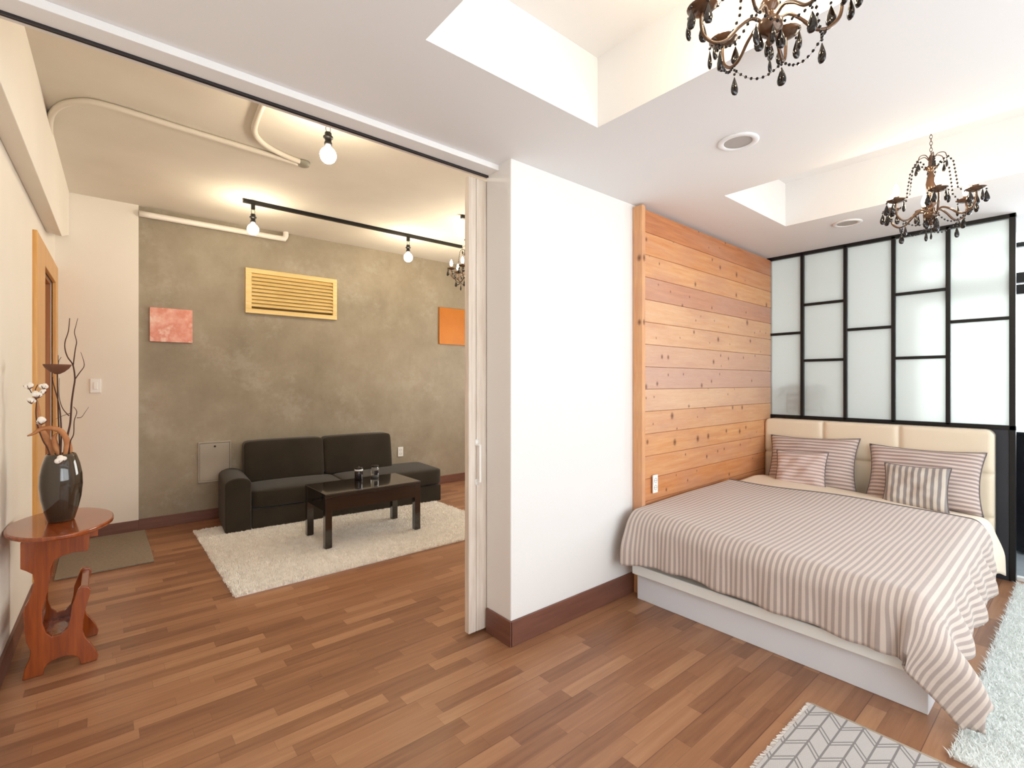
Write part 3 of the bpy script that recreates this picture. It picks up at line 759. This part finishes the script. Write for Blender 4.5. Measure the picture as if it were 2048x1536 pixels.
# arm with crowned top
bm = B(); prof = [(0, .01), (0, .42)]
for i in range(9): a = PI - PI * i / 8; prof.append((.10 + .10 * math.cos(a), .42 + .055 * math.sin(a)))
prof += [(.20, .01)]
out = []
for p in prof:
    if not out or (abs(p[0]-out[-1][0]) + abs(p[1]-out[-1][1])) > 1e-5: out.append(p)
add_prism(bm, out, 'y', -.002, DEP); obj('arm', bm, M_SOFA, sofa, bev=.012, bseg=3)
obj('seat_cushion', soft(.205, 1.00, .0, DEP - .10, .188, .352, .28, .012), M_SOFA, sofa, smooth=True, sub=1)
obj('seat_cushion', soft(1.003, 1.66, .0, DEP - .10, .188, .352, .28, .012), M_SOFA, sofa, smooth=True, sub=1)
obj('chaise_cushion', soft(1.40, 2.05, .0, DEP + .0, .188, .362, .22, .008), M_SOFA, sofa, smooth=True, sub=1)
def back_cushion(x0, x1):
    bm = soft(x0, x1, -.075, .075, 0, .385, .09, .006)
    for v in bm.verts: v.co.y += DEP - .12 + v.co.z * .16; v.co.z += .345
    return obj('back_cushion', bm, M_SOFA, sofa, smooth=True, sub=1)
back_cushion(.20, .925); back_cushion(.93, 1.655)
bm = box(1.73, 1.84, .12, .125, .372, .374); 

# ------------------------------------------------------------------ coffee table and candle jars
TX0, TX1, TY0, TY1, TZ = 1.315, 2.140, 3.79, 4.275, .437
ct = thing('coffee_table', 'dark espresso low rectangular coffee table on the cream rug', 'table', ((TX0+TX1)/2, (TY0+TY1)/2, 0))
hw, hd = (TX1-TX0)/2, (TY1-TY0)/2
obj('tabletop', box(-hw, hw, -hd, hd, TZ - .022, TZ), M_ESP, ct, bev=.002)
bm = B(); e = .004
add_box(bm, -hw+e, hw-e, -hd+e, -hd+.022, TZ-.135, TZ-.022); add_box(bm, -hw+e, hw-e, hd-.022, hd-e, TZ-.135, TZ-.022)
add_box(bm, -hw+e, -hw+.022, -hd+.022, hd-.022, TZ-.135, TZ-.022); add_box(bm, hw-.022, hw-e, -hd+.022, hd-.022, TZ-.135, TZ-.022)
obj('apron', bm, M_ESP, ct)
for sx in (-1, 1):
    for sy_ in (-1, 1):
        x = sx * (hw - .028); y = sy_ * (hd - .028); obj('leg', box(x-.026, x+.026, y-.026, y+.026, .018, TZ-.022), M_ESP, ct, bev=.002)
M_JARB = mat('dark_candle_glass', (24, 18, 26), .08, spec=.7); M_LBL = mat('white_label', (236, 236, 236), .5)
M_JARC = mat('clear_jar_glass', (226, 228, 226), .05, trans=.8)
def jar(label, x, y, body, lidm, dark):
    t = thing('candle_jar', label, 'candle jar', (x, y, TZ + .0005), 0, 'candle jars on the coffee table')
    bm = B(); add_lathe(bm, [(.0, 0), (.032, 0), (.035, .004), (.035, .084), (.031, .090), (.031, .095), (.0, .095)], 24); obj('jar', bm, body, t, smooth=True)
    if dark:
        bm = B(); add_lathe(bm, [(.0355, .078), (.0362, .078), (.0362, .094), (.0355, .094)], 24, cap=False); obj('rim_band', bm, M_LBL, t, smooth=True)
        bm = B(); add_lathe(bm, [(0, .095), (.033, .095), (.034, .099), (.034, .108), (.030, .112), (.008, .114), (.006, .120), (0, .121)], 24); obj('lid', bm, M_JARB, t, smooth=True)
    else:
        bm = B(); add_prism(bm, [(.0354*math.sin(a), .0355*-math.cos(a)) for a in [(-35+k*7)*PI/180 for k in range(11)]] + [(.0362*math.sin(a), .0362*-math.cos(a)) for a in [(35-k*7)*PI/180 for k in range(11)]], 'z', .028, .066)
        obj('front_label', bm, M_JARB, t)
        bm = B(); add_lathe(bm, [(0, .0955), (.032, .0955), (.034, .099), (.033, .108), (0, .109)], 24); obj('lid', bm, M_BLACK, t, smooth=True)
        bm = B(); add_lathe(bm, [(0, .004), (.030, .004), (.030, .02), (0, .02)], 20); obj('wax', bm, M_LBL, t, smooth=True)
    return t
jar('dark candle jar with a white band and black lid on the coffee table', 1.745, 4.185, M_JARB, None, True)
jar('clear glass candle jar with black lid on the coffee table', 1.900, 4.195, M_JARC, None, False)

# ------------------------------------------------------------------ wall and ceiling fittings of the living room
vt = thing('wooden_vent', 'pale wooden louvred vent grille high on the concrete wall', 'vent', (1.536, YG, 2.203))
VW, VH = .45, .222
bm = B(); add_box(bm, -VW, VW, -.035, 0, VH-.045, VH); add_box(bm, -VW, VW, -.035, 0, -VH, -VH+.045); add_box(bm, -VW, -VW+.055, -.035, 0, -VH+.045, VH-.045); add_box(bm, VW-.045, VW, -.035, 0, -VH+.045, VH-.045)
obj('frame', bm, M_VENT, vt, bev=.003)
for k in range(9):
    z = VH - .045 - .0185 - k * .037; r_ = Matrix.Translation((0, -.02, z)) @ Matrix.Rotation(L(52), 4, 'X')
    bm = B(); add_box(bm, -VW+.05, VW-.04, -.0205, .0205, -.004, .004, rot=r_); obj('slat', bm, M_VENT, vt)
obj('backing', box(-VW+.02, VW-.02, -.004, -.001, -VH+.02, VH-.02), mat('vent_shadow_board', (120, 92, 52), .8), vt)
cv = obj('canvas', box(-.160, .160, -.018, 0, -.152, .152), canvas_mat('pink_abstract', [(.36, (240, 214, 200)), (.44, (228, 168, 150)), (.56, (212, 132, 110)), (.64, (236, 196, 180))], 5.5), loc=(.49, YG, 1.812), bev=.003)
tag(cv, 'small pink abstract canvas on the concrete wall near the white corner', 'picture')
cv = obj('canvas', box(-.235, .235, -.02, 0, -.235, .235), canvas_mat('orange_gloss', [(.3, (176, 100, 4)), (.55, (190, 112, 6)), (.8, (200, 124, 6))], 1.6, .55), loc=(3.535, YG, 2.02), bev=.003)
tag(cv, 'glossy orange canvas on the concrete wall beside the sliding door edge', 'picture')
hp = thing('access_hatch', 'grey painted square wall hatch behind the sofa arm', 'hatch', (.83, YG, .545))
bm = B(); 
for a in ((-.135, .135, .178, .19), (-.135, .135, -.19, -.178), (-.135, -.125, -.178, .178), (.125, .135, -.178, .178)): add_box(bm, a[0], a[1], -.012, 0, a[2], a[3])
obj('frame', bm, M_PANELD, hp, bev=.002); obj('hatch_door', box(-.122, .122, -.008, 0, -.175, .175), M_PANELD, hp, bev=.002)
bm = B(); add_lathe(bm, [(0, 0), (.008, 0), (.008, -.012), (.004, -.014), (0, -.014)], 12, loc=(0, -.008, .145), axis='y'); obj('latch', bm, M_BLACK, hp, smooth=True)
def outlet(label, loc, axis, w_=.035, h_=.057, holes=2, cat='outlet', name='wall_outlet'):
    t = thing(name, label, cat, loc)
    if axis == 'y': bm = box(-w_, w_, -.009, 0, -h_, h_)
    obj('cover_plate', bm, M_PLAST, t, bev=.003)
    for k in range(holes):
        z = (k - (holes - 1) / 2) * .045
        bm = B()
        for dx in (-.008, .008): add_lathe(bm, [(0, 0), (.0028, 0), (.0028, -.0015), (0, -.0015)], 8, loc=(dx, -.0085, z), axis='y')
        add_lathe(bm, [(.014, 0), (.016, 0), (.016, -.001), (.014, -.001)], 16, loc=(0, -.0085, z), axis='y', cap=False)
        obj('socket', bm, M_GREYP, t)
    return t
outlet('white double outlet low on the concrete wall behind the sofa', (2.765, YG, .46), 'y')
outlet('white double outlet on the cedar planks above the bed foot', (2.690, 1.80, .655), 'y', .026, .057)
sw = thing('light_switch', 'white light switch on the white wall left of the concrete', 'switch', (-.034, YG - .03, 1.268))
obj('cover_plate', box(-.035, .035, -.009, 0, -.058, .058), M_PLAST, sw, bev=.003); obj('rocker', box(-.014, .014, -.014, -.009, -.03, .03), M_PLAST, sw, bev=.002)
bm = B(); add_tube(bm, smooth_path([(0.254, 5.345, 2.765), (.9, 5.345, 2.765), (1.40, 5.345, 2.765), (1.44, 5.35, 2.775), (1.455, 5.352, 2.80), (1.455, 5.352, 2.84)], 6), .026, 14)
o = obj('pvc_pipe', bm, M_PVC, smooth=True); tag(o, 'white plastic pipe along the top of the concrete wall', 'pipe')
zc = H2 - .017
bm = B(); add_tube(bm, smooth_path([(-.262, 5.30, zc), (-.250, 4.6, zc), (-.235, 4.0, zc), (-.19, 3.72, zc), (-.10, 3.56, zc), (.02, 3.50, zc), (.40, 3.53, zc), (.70, 3.55, zc), (1.05, 3.575, zc)], 8), .017, 8)
o = obj('conduit', bm, M_COND, smooth=True); tag(o, 'long painted conduit curving across the living room ceiling from the left beam', 'conduit')
bm = B(); add_tube(bm, smooth_path([(.60, 2.20, zc), (.66, 2.6, zc), (.69, 3.1, zc), (.72, 3.30, zc), (.80, 3.42, zc), (.93, 3.50, zc), (1.05, 3.535, zc)], 8), .017, 8)
o = obj('conduit', bm, M_COND, smooth=True); tag(o, 'short painted conduit bending from the opening to the round ceiling sensor', 'conduit')
bm = B(); add_lathe(bm, [(0, H2), (.045, H2), (.045, H2-.012), (.038, H2-.028), (.02, H2-.032), (0, H2-.032)], 20, loc=(1.085, 3.565, 0)); o = obj('smoke_detector', bm, mat('grey_detector', (150, 146, 132), .6), smooth=True); tag(o, 'small grey round detector on the living room ceiling', 'smoke detector')
# lighting tracks and their globe lamps
bm = box(.915, 3.12, 4.585, 4.62, H2 - .03, H2); tr1 = obj('light_track', bm, M_BLACK, bev=.002); tag(tr1, 'long black lighting track on the living room ceiling over the sofa', 'lighting track')
bm = box(.80, 1.9, 2.80, 2.835, H2 - .03, H2); tr2 = obj('light_track', bm, M_BLACK, bev=.002); tag(tr2, 'short black lighting track hidden behind the opening header near the large globe lamp', 'lighting track')
bm = box(2.545, 3.5, 3.74, 3.775, H2 - .03, H2); tr3 = obj('light_track', bm, M_BLACK, bev=.002); tag(tr3, 'black lighting track whose end just shows past the sliding door top', 'lighting track')
def track_lamp(label, x, y, zt=H2 - .03):
    t = thing('track_lamp', label, 'lamp', (x, y, zt), 0, 'globe lamps on the ceiling tracks')
    bm = B(); add_box(bm, -.014, .014, -.012, .012, -.045, 0); obj('track_adapter', bm, M_BLACK, t, bev=.002)
    bm = B()
    for s in (-1, 1): add_tube(bm, smooth_path([(0, 0, -.04), (s*.012, 0, -.055), (s*.012, 0, -.075), (s*.004, 0, -.09)], 4), .0016, 6)
    obj('hook_wire', bm, M_BLACK, t, smooth=True)
    bm = B(); add_lathe(bm, [(0, -.085), (.017, -.085), (.019, -.09), (.019, -.108), (.027, -.109), (.027, -.116), (.019, -.117), (.017, -.14), (.021, -.142), (.021, -.158), (0, -.158)], 18); obj('lamp_socket', bm, M_BLACK, t, smooth=True)
    bm = B(); add_lathe(bm, [(.0, -.155), (.013, -.155), (.014, -.165), (.022, -.174), (.034, -.184), (.042, -.198), (.045, -.214), (.042, -.231), (.034, -.246), (.021, -.256), (.008, -.2595), (0, -.26)], 24)
    obj('globe_bulb', bm, M_BULB, t, smooth=True)
    return t
lamp0 = track_lamp('lit globe lamp at the left end of the long ceiling track', .99, 4.60)
copy_tree(lamp0, (2.45, 4.60, H2 - .03), 0, 'lit globe lamp near the middle of the long ceiling track')
copy_tree(lamp0, (.995, 2.82, H2 - .03), 0, 'largest lit globe lamp hanging just behind the opening header')
copy_tree(lamp0, (2.80, 3.755, H2 - .03), 0, 'lit globe lamp mostly hidden behind the sliding door')

# ------------------------------------------------------------------ chandeliers
def droplet(bm, loc, s=1.0, yaw=0.0):
    prof = [(0.0, 0), (.0012, -.001), (.0030, -.006), (.0062, -.014), (.0096, -.024), (.0112, -.032), (.0104, -.040), (.0066, -.0462), (0.0, -.048)]
    rings = []; seg = 8
    R_ = Matrix.Rotation(yaw, 3, 'Z'); Lc = Vector(loc)
    for r, z in prof:
        if r == 0: rings.append([bm.verts.new(Lc + Vector((0, 0, z*s)))]); continue
        rings.append([bm.verts.new(Lc + R_ @ Vector((r*s*math.cos(2*PI*i/seg), r*.55*s*math.sin(2*PI*i/seg), z*s))) for i in range(seg)])
    for a, b in zip(rings, rings[1:]):
        for i in range(seg):
            j = (i + 1) % seg
            if len(a) == 1: bm.faces.new((a[0], b[i], b[j]))
            elif len(b) == 1: bm.faces.new((a[i], a[j], b[0]))
            else: bm.faces.new((a[i], a[j], b[j], b[i]))
def beads(bm, pts, r=.0042, gap=.017):
    pts = [Vector(p) for p in pts]; acc = 0.0; last = pts[0]
    out = [pts[0]]
    for a, b in zip(pts, pts[1:]):
        d = (b - a).length; pos = 0.0
        while acc + (d - pos) >= gap:
            pos += gap - acc; acc = 0.0; out.append(a + (b - a) * (pos / d))
        acc += d - pos
    for p in out: add_ball(bm, p, r, 1, (1, 1, 1.1))
    add_tube(bm, pts, .0007, 4)
def chandelier(label, loc, rot, chain_top, seed=1):
    """origin at the tip of the lowest drop"""
    rnd = random.Random(seed)
    t = thing('chandelier', label, 'chandelier', loc, rot, 'black crystal chandeliers')
    bm = B(); add_lathe(bm, [(0, .075), (.006, .078), (.012, .09), (.006, .102), (.02, .110), (.034, .124), (.036, .142), (.024, .158), (.012, .168), (.014, .18), (.024, .19), (.026, .205), (.014, .225), (.012, .25), (.020, .275), (.024, .31), (.018, .345), (.010, .37), (.016, .385), (.028, .395), (.028, .402), (.010, .41), (.008, .44), (.012, .455), (.006, .47), (0, .472)], 20)
    obj('column', bm, M_BRONZE, t, smooth=True)
    bm = B(); zt = chain_top; z = .47; k = 0
    while z < zt - .012:
        R_ = Matrix.Translation((0, 0, z + .011)) @ Matrix.Rotation(PI/2 * (k % 2), 4, 'Z')
        ring = [R_ @ Vector((.006*math.cos(a), 0, .012*math.sin(a))) for a in [2*PI*i/10 for i in range(11)]]
        add_tube(bm, ring, .0014, 5); z += .018; k += 1
    obj('chain', bm, M_BRONZE, t, smooth=True)
    bm = B(); add_lathe(bm, [(0, zt), (.05, zt), (.052, zt - .006), (.036, zt - .018), (.012, zt - .026), (0, zt - .027)], 24); obj('canopy', bm, M_BRONZE, t, smooth=True)
    for k in range(6):
        a = 2*PI*k/6; c, s = math.cos(a), math.sin(a)
        P = lambda r, z, da=0.0: (r*math.cos(a+da), r*math.sin(a+da), z)
        ar = B(); add_tube(ar, smooth_path([P(.02, .150), P(.05, .165), P(.085, .145), P(.12, .112), P(.155, .108), P(.185, .135), P(.193, .175), P(.190, .205)], 6), .0052, 8)
        arm = obj('arm', ar, M_BRONZE, t, smooth=True)
        bb = B(); add_lathe(bb, [(0, .203), (.014, .203), (.030, .208), (.044, .217), (.045, .219), (.030, .212), (.014, .208), (.012, .222), (.014, .236), (.012, .238), (0, .238)], 22, loc=P(.190, 0)); pan = obj('drip_pan', bb, M_BRONZE, t, smooth=True)
        fb = B(); add_lathe(fb, [(0, .238), (.008, .238), (.012, .248), (.0155, .262), (.0145, .278), (.009, .296), (.004, .308), (0, .312)], 14, loc=P(.190, 0)); obj('flame_bulb', fb, M_FLAME, t, smooth=True)
        # drops round the drip pan, and from the arm
        for q in range(4):
            b_ = a + (q - 1.5) * 1.2; px, py = .190*c + .043*math.cos(b_), .190*s + .043*math.sin(b_)
            d = B(); add_ball(d, (px, py, .209), .0052, 1); droplet(d, (px, py, .203), 1.3, rnd.uniform(0, PI)); obj('crystal_drop', d, M_CRYST, t, smooth=True)
        x, y, _ = P(.140, 0); d = B(); zz_ = .104; n_ = 2 + (k % 2)
        for q in range(n_): add_ball(d, (x, y, zz_ - q*.014), .0048, 1)
        droplet(d, (x, y, zz_ - n_*.014 + .006), 1.25, rnd.uniform(0, PI)); obj('crystal_drop', d, M_CRYST, t, smooth=True)
        # swags between arms, strands from the crown down to the pans
        sw = B(); a2 = 2*PI*(k+1)/6; p0 = Vector(P(.150, .104)); p1 = Vector((.150*math.cos(a2), .150*math.sin(a2), .104))
        beads(sw, [p0.lerp(p1, u) - Vector((0, 0, .045*4*u*(1-u))) for u in [i/10 for i in range(11)]], .005, .018); obj('bead_swag', sw, M_CRYST, t)
        st = B(); beads(st, [P(.03, .400), P(.045, .425), P(.075, .435), P(.098, .40), P(.108, .33), P(.118, .25), P(.150, .215)], .0056, .021); obj('bead_strand', st, M_CRYST, t)
        cr = B(); add_tube(cr, smooth_path([P(.01, .44), P(.03, .468), P(.06, .462), P(.07, .435)], 5), .0022, 6); obj('crown_arm', cr, M_BRONZE, t, smooth=True)
        d = B(); x, y, _ = P(.07, 0); add_ball(d, (x, y, .428), .0045, 1); droplet(d, (x, y, .423), .95, rnd.uniform(0, PI)); obj('crystal_drop', d, M_CRYST, t, smooth=True)
    for k in range(4):
        a = 2*PI*k/4 + .5; x, y = .030*math.cos(a), .030*math.sin(a); d = B()
        droplet(d, (x, y, .125), 1.25, a); obj('crystal_drop', d, M_CRYST, t, smooth=True)
    d = B()
    for q in range(3): add_ball(d, (0, 0, .070 - q*.013), .0048, 1)
    droplet(d, (0, 0, .042), .9, 0); obj('crystal_drop', d, M_CRYST, t, smooth=True)
    return t
c1_ = chandelier('dark crystal chandelier hanging nearest, cut off by the top of the photo', (1.43, .585, 2.165), .15, (HC - 2.165) / .94, 1); c1_.scale = (.94,) * 3
c2_ = chandelier('dark crystal chandelier hanging in the recess above the bed', (3.12, .52, 2.0), .32, (HC - 2.0) / .88, 2); c2_.scale = (.88, .88, .88)
chandelier('far crystal chandelier in the living room, half hidden by the sliding door', (3.05, 4.36, 2.30), .6, H2 - 2.30, 3)
# round ceiling speakers / downlights
def ceiling_speaker(label, x, y):
    t = thing('ceiling_speaker', label, 'ceiling speaker', (x, y, H), 0, 'round recessed ceiling fittings')
    bm = B(); add_lathe(bm, [(.060, 0), (.086, 0), (.088, -.004), (.082, -.008), (.064, -.008), (.060, -.004)], 36, cap=False); obj('trim_ring', bm, M_CEIL, t, smooth=True)
    bm = B(); add_lathe(bm, [(0, -.003), (.062, -.003), (.062, -.0005), (0, -.0005)], 36); obj('grille', bm, M_SPKR, t)
ceiling_speaker('round grey ceiling speaker between the two recesses', 2.232, 1.052)
ceiling_speaker('round pale ceiling fitting near the glass partition', 3.95, 1.105)

# ------------------------------------------------------------------ side table with vase
PT = [(40.4,1086),(40.4,1138.9),(52,1142.8),(65,1149),(67.7,1162),(65,1178),(57,1201),(49.5,1214),(45.6,1227),(48,1261),(52,1285),(61,1303),(58.6,1318.5),(49,1339),(44.3,1357),
      (86,1350),(88.5,1337),(96,1327),(104,1322),(117,1316),(131,1312),(146,1311),(157,1315),(161.5,1324),(163,1334),(194,1328),(196.6,1310.7),(190,1297.7),(179.7,1284.7),(170,1276),(165,1262),(166.7,1240),(172,1214),(179.7,1188),(182,1180),
      (176,1174),(162,1173),(156,1180),(148,1201),(143,1214),(140.6,1236),(135,1256),(122,1269),(104,1274),(92,1266),(85,1247),(84.6,1219.6),(90,1201),(96,1183),(99,1149),(103,1132),(109,1120.6),(125,1112),(146,1105),(174.5,1102),(178,1094.6),(180,1062)]
F_, R_c = (math.cos(L(50)), math.sin(L(50))), (math.sin(L(50)), -math.cos(L(50)))
def on_plane_y(px, py, Y):
    u = (px - 1024) / 980; dx, dy = F_[0] + u * R_c[0], F_[1] + u * R_c[1]; D = Y / dy
    return D * dx, 1.30 - D * (py - 764) / 980
YT = 3.0
stand_outline = []
for px, py in PT:
    x, z = on_plane_y(px, py, YT); stand_outline.append((x, z))
zmin = min(z for x, z in stand_outline)
stand_outline = [(x + .13, max(0.001, z) if z > .02 else .001) for x, z in stand_outline]
st = thing('side_table', 'varnished cherry magazine side table with scalloped top against the left wall', 'side table', (-.13, 3.0, 0))
for y in (0.0, .30):
    bm = B(); add_prism(bm, stand_outline, 'y', y, y + .022); obj('side_panel', bm, M_CHERRY, st, bev=.003)
TZ2 = .640
# scalloped oval top
bm = B(); outl = []
for i in range(72):
    a = 2*PI*i/72; c, s = math.cos(a), math.sin(a)
    r = 1.0 - .055 * abs(math.sin(a * 4)) ** 6 * 0 + .03 * math.cos(4 * a)
    outl.append((-.012 + .186 * r * math.copysign(abs(c) ** .8, c), .155 + .282 * r * math.copysign(abs(s) ** .85, s)))
add_prism(bm, outl, 'z', TZ2 - .020, TZ2); obj('tabletop', bm, M_CHERRY, st, bev=.006, bseg=3)
bm = box(-.12, .12, .022, .30, .575, TZ2 - .02); obj('top_rail', bm, M_CHERRY, st, bev=.002)
# stretchers joining the two panels, and the magazine trough bar
x, z = on_plane_y(169, 1180, YT); obj('handle_rail', box(x + .13 - .014, x + .13 + .014, .0225, .2995, z - .026, z + .004), M_CHERRY, st, bev=.004)
x, z = on_plane_y(106, 1290, YT); obj('shelf_slat', box(x + .13 - .05, x + .13 + .05, .022, .30, z - .008, z + .012), M_CHERRY, st, bev=.002)
x, z = on_plane_y(152, 1262, YT); obj('shelf_slat', box(x + .13 - .01, x + .13 + .01, .022, .30, z - .03, z + .05), M_CHERRY, st, bev=.002)
x, z = on_plane_y(76, 1240, YT); obj('shelf_slat', box(x + .13 - .01, x + .13 + .01, .022, .30, z - .05, z + .05), M_CHERRY, st, bev=.002)
# vase
VX, VY = -.145, 3.17
bm = B(); add_lathe(bm, [(0, 0), (.052, 0), (.056, .004), (.070, .05), (.084, .11), (.090, .17), (.088, .22), (.078, .27), (.066, .305), (.060, .318), (.056, .318), (.062, .30), (.074, .265), (.083, .22), (.085, .17), (.079, .11), (.065, .05), (.048, .012), (0, .012)], 40)
o = obj('vase', bm, M_VASE, smooth=True, loc=(VX, VY, TZ2 + .0005)); o.scale = (.88, .88, 1); tag(o, 'smoked glass oval vase of dried stems on the side table', 'vase')
def tw(px, py, y=VY): x, z = on_plane_y(px, py, y); return (x, y, z)
BZ = (VX, VY, TZ2 + .02)
def twig(label, paths, r=.0045, name='dried_branch', m=None):
    bm = B()
    for k, (pts, r0) in enumerate(paths): add_tube(bm, smooth_path(pts, 5), r0, 6, r2=r0 * .35)
    o = obj(name, bm, m or M_TWIG, smooth=True); tag(o, label, 'dried branch', 'dried stems in the vase'); return o
def cp(l, y=VY): return [tw(a / 3.84, 600 + b / 3.84, y) for a, b in l]
twig('tallest curly dark twig on the right side of the smoked vase', [
    ([(VX+.01, VY, TZ2+.03)] + cp([(500, 1190), (515, 1060), (540, 940), (550, 790), (565, 680), (575, 600), (560, 500), (520, 440), (500, 380), (500, 320), (525, 240), (535, 140)]), .0052),
    (cp([(562, 505), (578, 380), (588, 320), (572, 250), (585, 190), (597, 140)]), .0028),
    (cp([(575, 610), (610, 560), (645, 510), (640, 460), (620, 400)]), .0028)])
twig('short curly dark twig leaning right in the smoked vase', [
    ([(VX+.02, VY+.01, TZ2+.03)] + cp([(530, 1200), (540, 1090), (565, 1030), (570, 930), (590, 860), (565, 820)], VY+.01), .0036),
    (cp([(590, 905), (625, 900), (655, 860), (682, 820)], VY+.01), .0020)])
twig('slim dark twig rising behind the lotus pod in the vase', [
    ([(VX-.01, VY-.01, TZ2+.03)] + cp([(465, 1190), (470, 1040), (465, 900), (450, 790), (420, 680), (405, 620), (405, 590)], VY-.01), .0046),
    (cp([(530, 890), (480, 830), (455, 740), (455, 600)], VY-.01), .0026), (cp([(540, 870), (480, 890), (425, 915)], VY-.01), .0018)])
# lotus pod on its stem
lp = thing('lotus_pod', 'brown dried lotus pod on a stem above the vase', 'dried flower', BZ)
px_, py_, pz_ = [a - b for a, b in zip(tw(440/3.84, 600+545/3.84), BZ)]
bm = B(); add_lathe(bm, [(0, -.016), (.010, -.014), (.026, -.004), (.042, .012), (.050, .026), (.051, .031), (.040, .030), (0, .027)], 22, loc=(px_, py_, pz_)); obj('pod', bm, M_POD, lp, smooth=True)
bm = B(); add_tube(bm, smooth_path([(0, 0, .01), (px_*.3, 0, pz_*.4), (px_*.8, 0, pz_*.75), (px_, py_, pz_ - .012)], 6), .0030, 6); add_tube(bm, smooth_path([(px_+.004, py_, pz_+.03), (px_+.006, py_, pz_+.05), (px_+.014, py_, pz_+.066)], 4), .0012, 5); add_tube(bm, smooth_path([(px_+.004, py_, pz_+.03), (px_+.003, py_, pz_+.055), (px_+.003, py_, pz_+.075)], 4), .0012, 5)
obj('stem', bm, M_TWIG, lp, smooth=True)
# cotton stem with bolls
cs = thing('cotton_stem', 'cotton stem with white bolls leaning left out of the vase', 'dried flower', BZ)
def rel(p): return tuple(a - b for a, b in zip(p, BZ))
bm = B(); add_tube(bm, smooth_path([(0, 0, .01)] + [rel(p) for p in cp([(385, 1200), (330, 1080), (290, 970), (275, 870), (280, 780), (270, 700), (290, 650)], VY-.02)], 6), .0034, 6, r2=.0018)
add_tube(bm, smooth_path([rel(p) for p in cp([(275, 760), (240, 710), (215, 660)], VY-.02)], 4), .0018, 5); obj('stem', bm, M_TWIG, cs, smooth=True)
rnd = random.Random(9)
for (a, b, r) in ((222, 655, .017), (335, 655, .017), (285, 725, .018), (240, 770, .015), (318, 925, .019), (468, 1225, .021), (330, 700, .013)):
    p = rel(tw(a/3.84, 600+b/3.84, VY - (.06 if b > 1200 else .03)))
    bm = B()
    for _ in range(6): add_ball(bm, (p[0]+rnd.uniform(-.5, .5)*r, p[1]+rnd.uniform(-.5, .5)*r, p[2]+rnd.uniform(-.4, .4)*r), r*.62, 2)
    boll = obj('cotton_boll', bm, M_COTTON, cs, smooth=True)
    bm = B()
    for q in range(5):
        an = 2*PI*q/5 + rnd.random(); add_tube(bm, smooth_path([(p[0], p[1], p[2]-r), (p[0]+r*.7*math.cos(an), p[1]+r*.7*math.sin(an), p[2]-r*.6), (p[0]+r*1.1*math.cos(an), p[1]+r*1.1*math.sin(an), p[2]-r*.1)], 3), .0028, 5, r2=.0008)
    obj('sepals', bm, M_POD, boll)
# dried curling leaves
def ribbon(bm, pts, w0, w1=None, nrm=(0, 1, 0)):
    pts = smooth_path(pts, 6); n = len(pts); rows = []
    for i, p in enumerate(pts):
        t = (pts[min(i+1, n-1)] - pts[max(i-1, 0)]).normalized(); sd = t.cross(Vector(nrm)).normalized(); w_ = w0 * math.sin(PI * (.12 + .86 * i / n)); rows.append([bm.verts.new(p + sd*w_ + Vector((0, .004, 0))), bm.verts.new(p + Vector((0, -.003, 0))), bm.verts.new(p - sd*w_ + Vector((0, .004, 0)))])
    for a, b in zip(rows, rows[1:]):
        for k in range(2): bm.faces.new((a[k], a[k+1], b[k+1], b[k]))
bm = B()
ribbon(bm, [(VX, VY, TZ2+.25)] + cp([(500, 1180), (510, 1080), (470, 1010), (400, 985), (320, 990), (260, 1025), (210, 1045)], VY-.03), .011)
ribbon(bm, [(VX-.01, VY, TZ2+.25)] + cp([(400, 1190), (380, 1110), (330, 1020), (300, 980), (295, 860), (285, 770)], VY+.02), .012)
ribbon(bm, [(VX+.01, VY, TZ2+.25)] + cp([(530, 1190), (525, 1120), (500, 1050), (440, 1010)], VY+.03), .013)
ribbon(bm, [(VX, VY, TZ2+.25)] + cp([(455, 1190), (430, 1130), (415, 1060), (440, 1020)], VY-.01), .012)
o = obj('dried_leaf', bm, M_STRAW, smooth=True); md = o.modifiers.new('Solidify', 'SOLIDIFY'); md.thickness = .0012
tag(o, 'tan curling dried leaves drooping over the rim of the vase', 'dried leaf', 'dried stems in the vase')

# ------------------------------------------------------------------ veranda: cabinet and plant behind the frosted glass
cb = thing('black_cabinet', 'black glossy low cabinet on the veranda past the partition end', 'cabinet', (5.45, -.25, 0))
obj('body', box(-.13, .155, -.9, .65, .02, .90), M_BLKC, cb, bev=.006); obj('top', box(-.145, .155, -.91, .66, .90, .922), M_BLKC, cb, bev=.003)
pl = thing('potted_plant', 'dark green plant blurred behind the frosted lower left panes', 'plant', (4.76, 1.59, -.004))
bm = B(); add_lathe(bm, [(0, 0), (.10, 0), (.13, .30), (.135, .32), (.12, .32), (.11, .29), (0, .28)], 24); obj('pot', bm, M_PLAST, pl, smooth=True)
bm = B(); add_tube(bm, smooth_path([(0, 0, .28), (.01, -.01, .6), (-.02, .0, .95)], 5), .012, 8, r2=.006); obj('stem', bm, M_TWIG, pl, smooth=True)
bm = B(); rnd = random.Random(4)
for k in range(110):
    a = rnd.uniform(0, 2*PI); z = rnd.uniform(1.02, 1.26); r = rnd.uniform(.03, .12); ln = rnd.uniform(.08, .13)
    c, s = math.cos(a), math.sin(a); p = Vector((r*c*.2 - .06, r*s + .05, z))
    ribbon(bm, [p, p + Vector((c*ln*.2, s*ln*.5, .03)), p + Vector((c*ln*.35, s*ln, -.01))], .022, nrm=(0, 0, 1))
o = obj('foliage', bm, M_LEAF, pl, smooth=True); md = o.modifiers.new('Solidify', 'SOLIDIFY'); md.thickness = .001
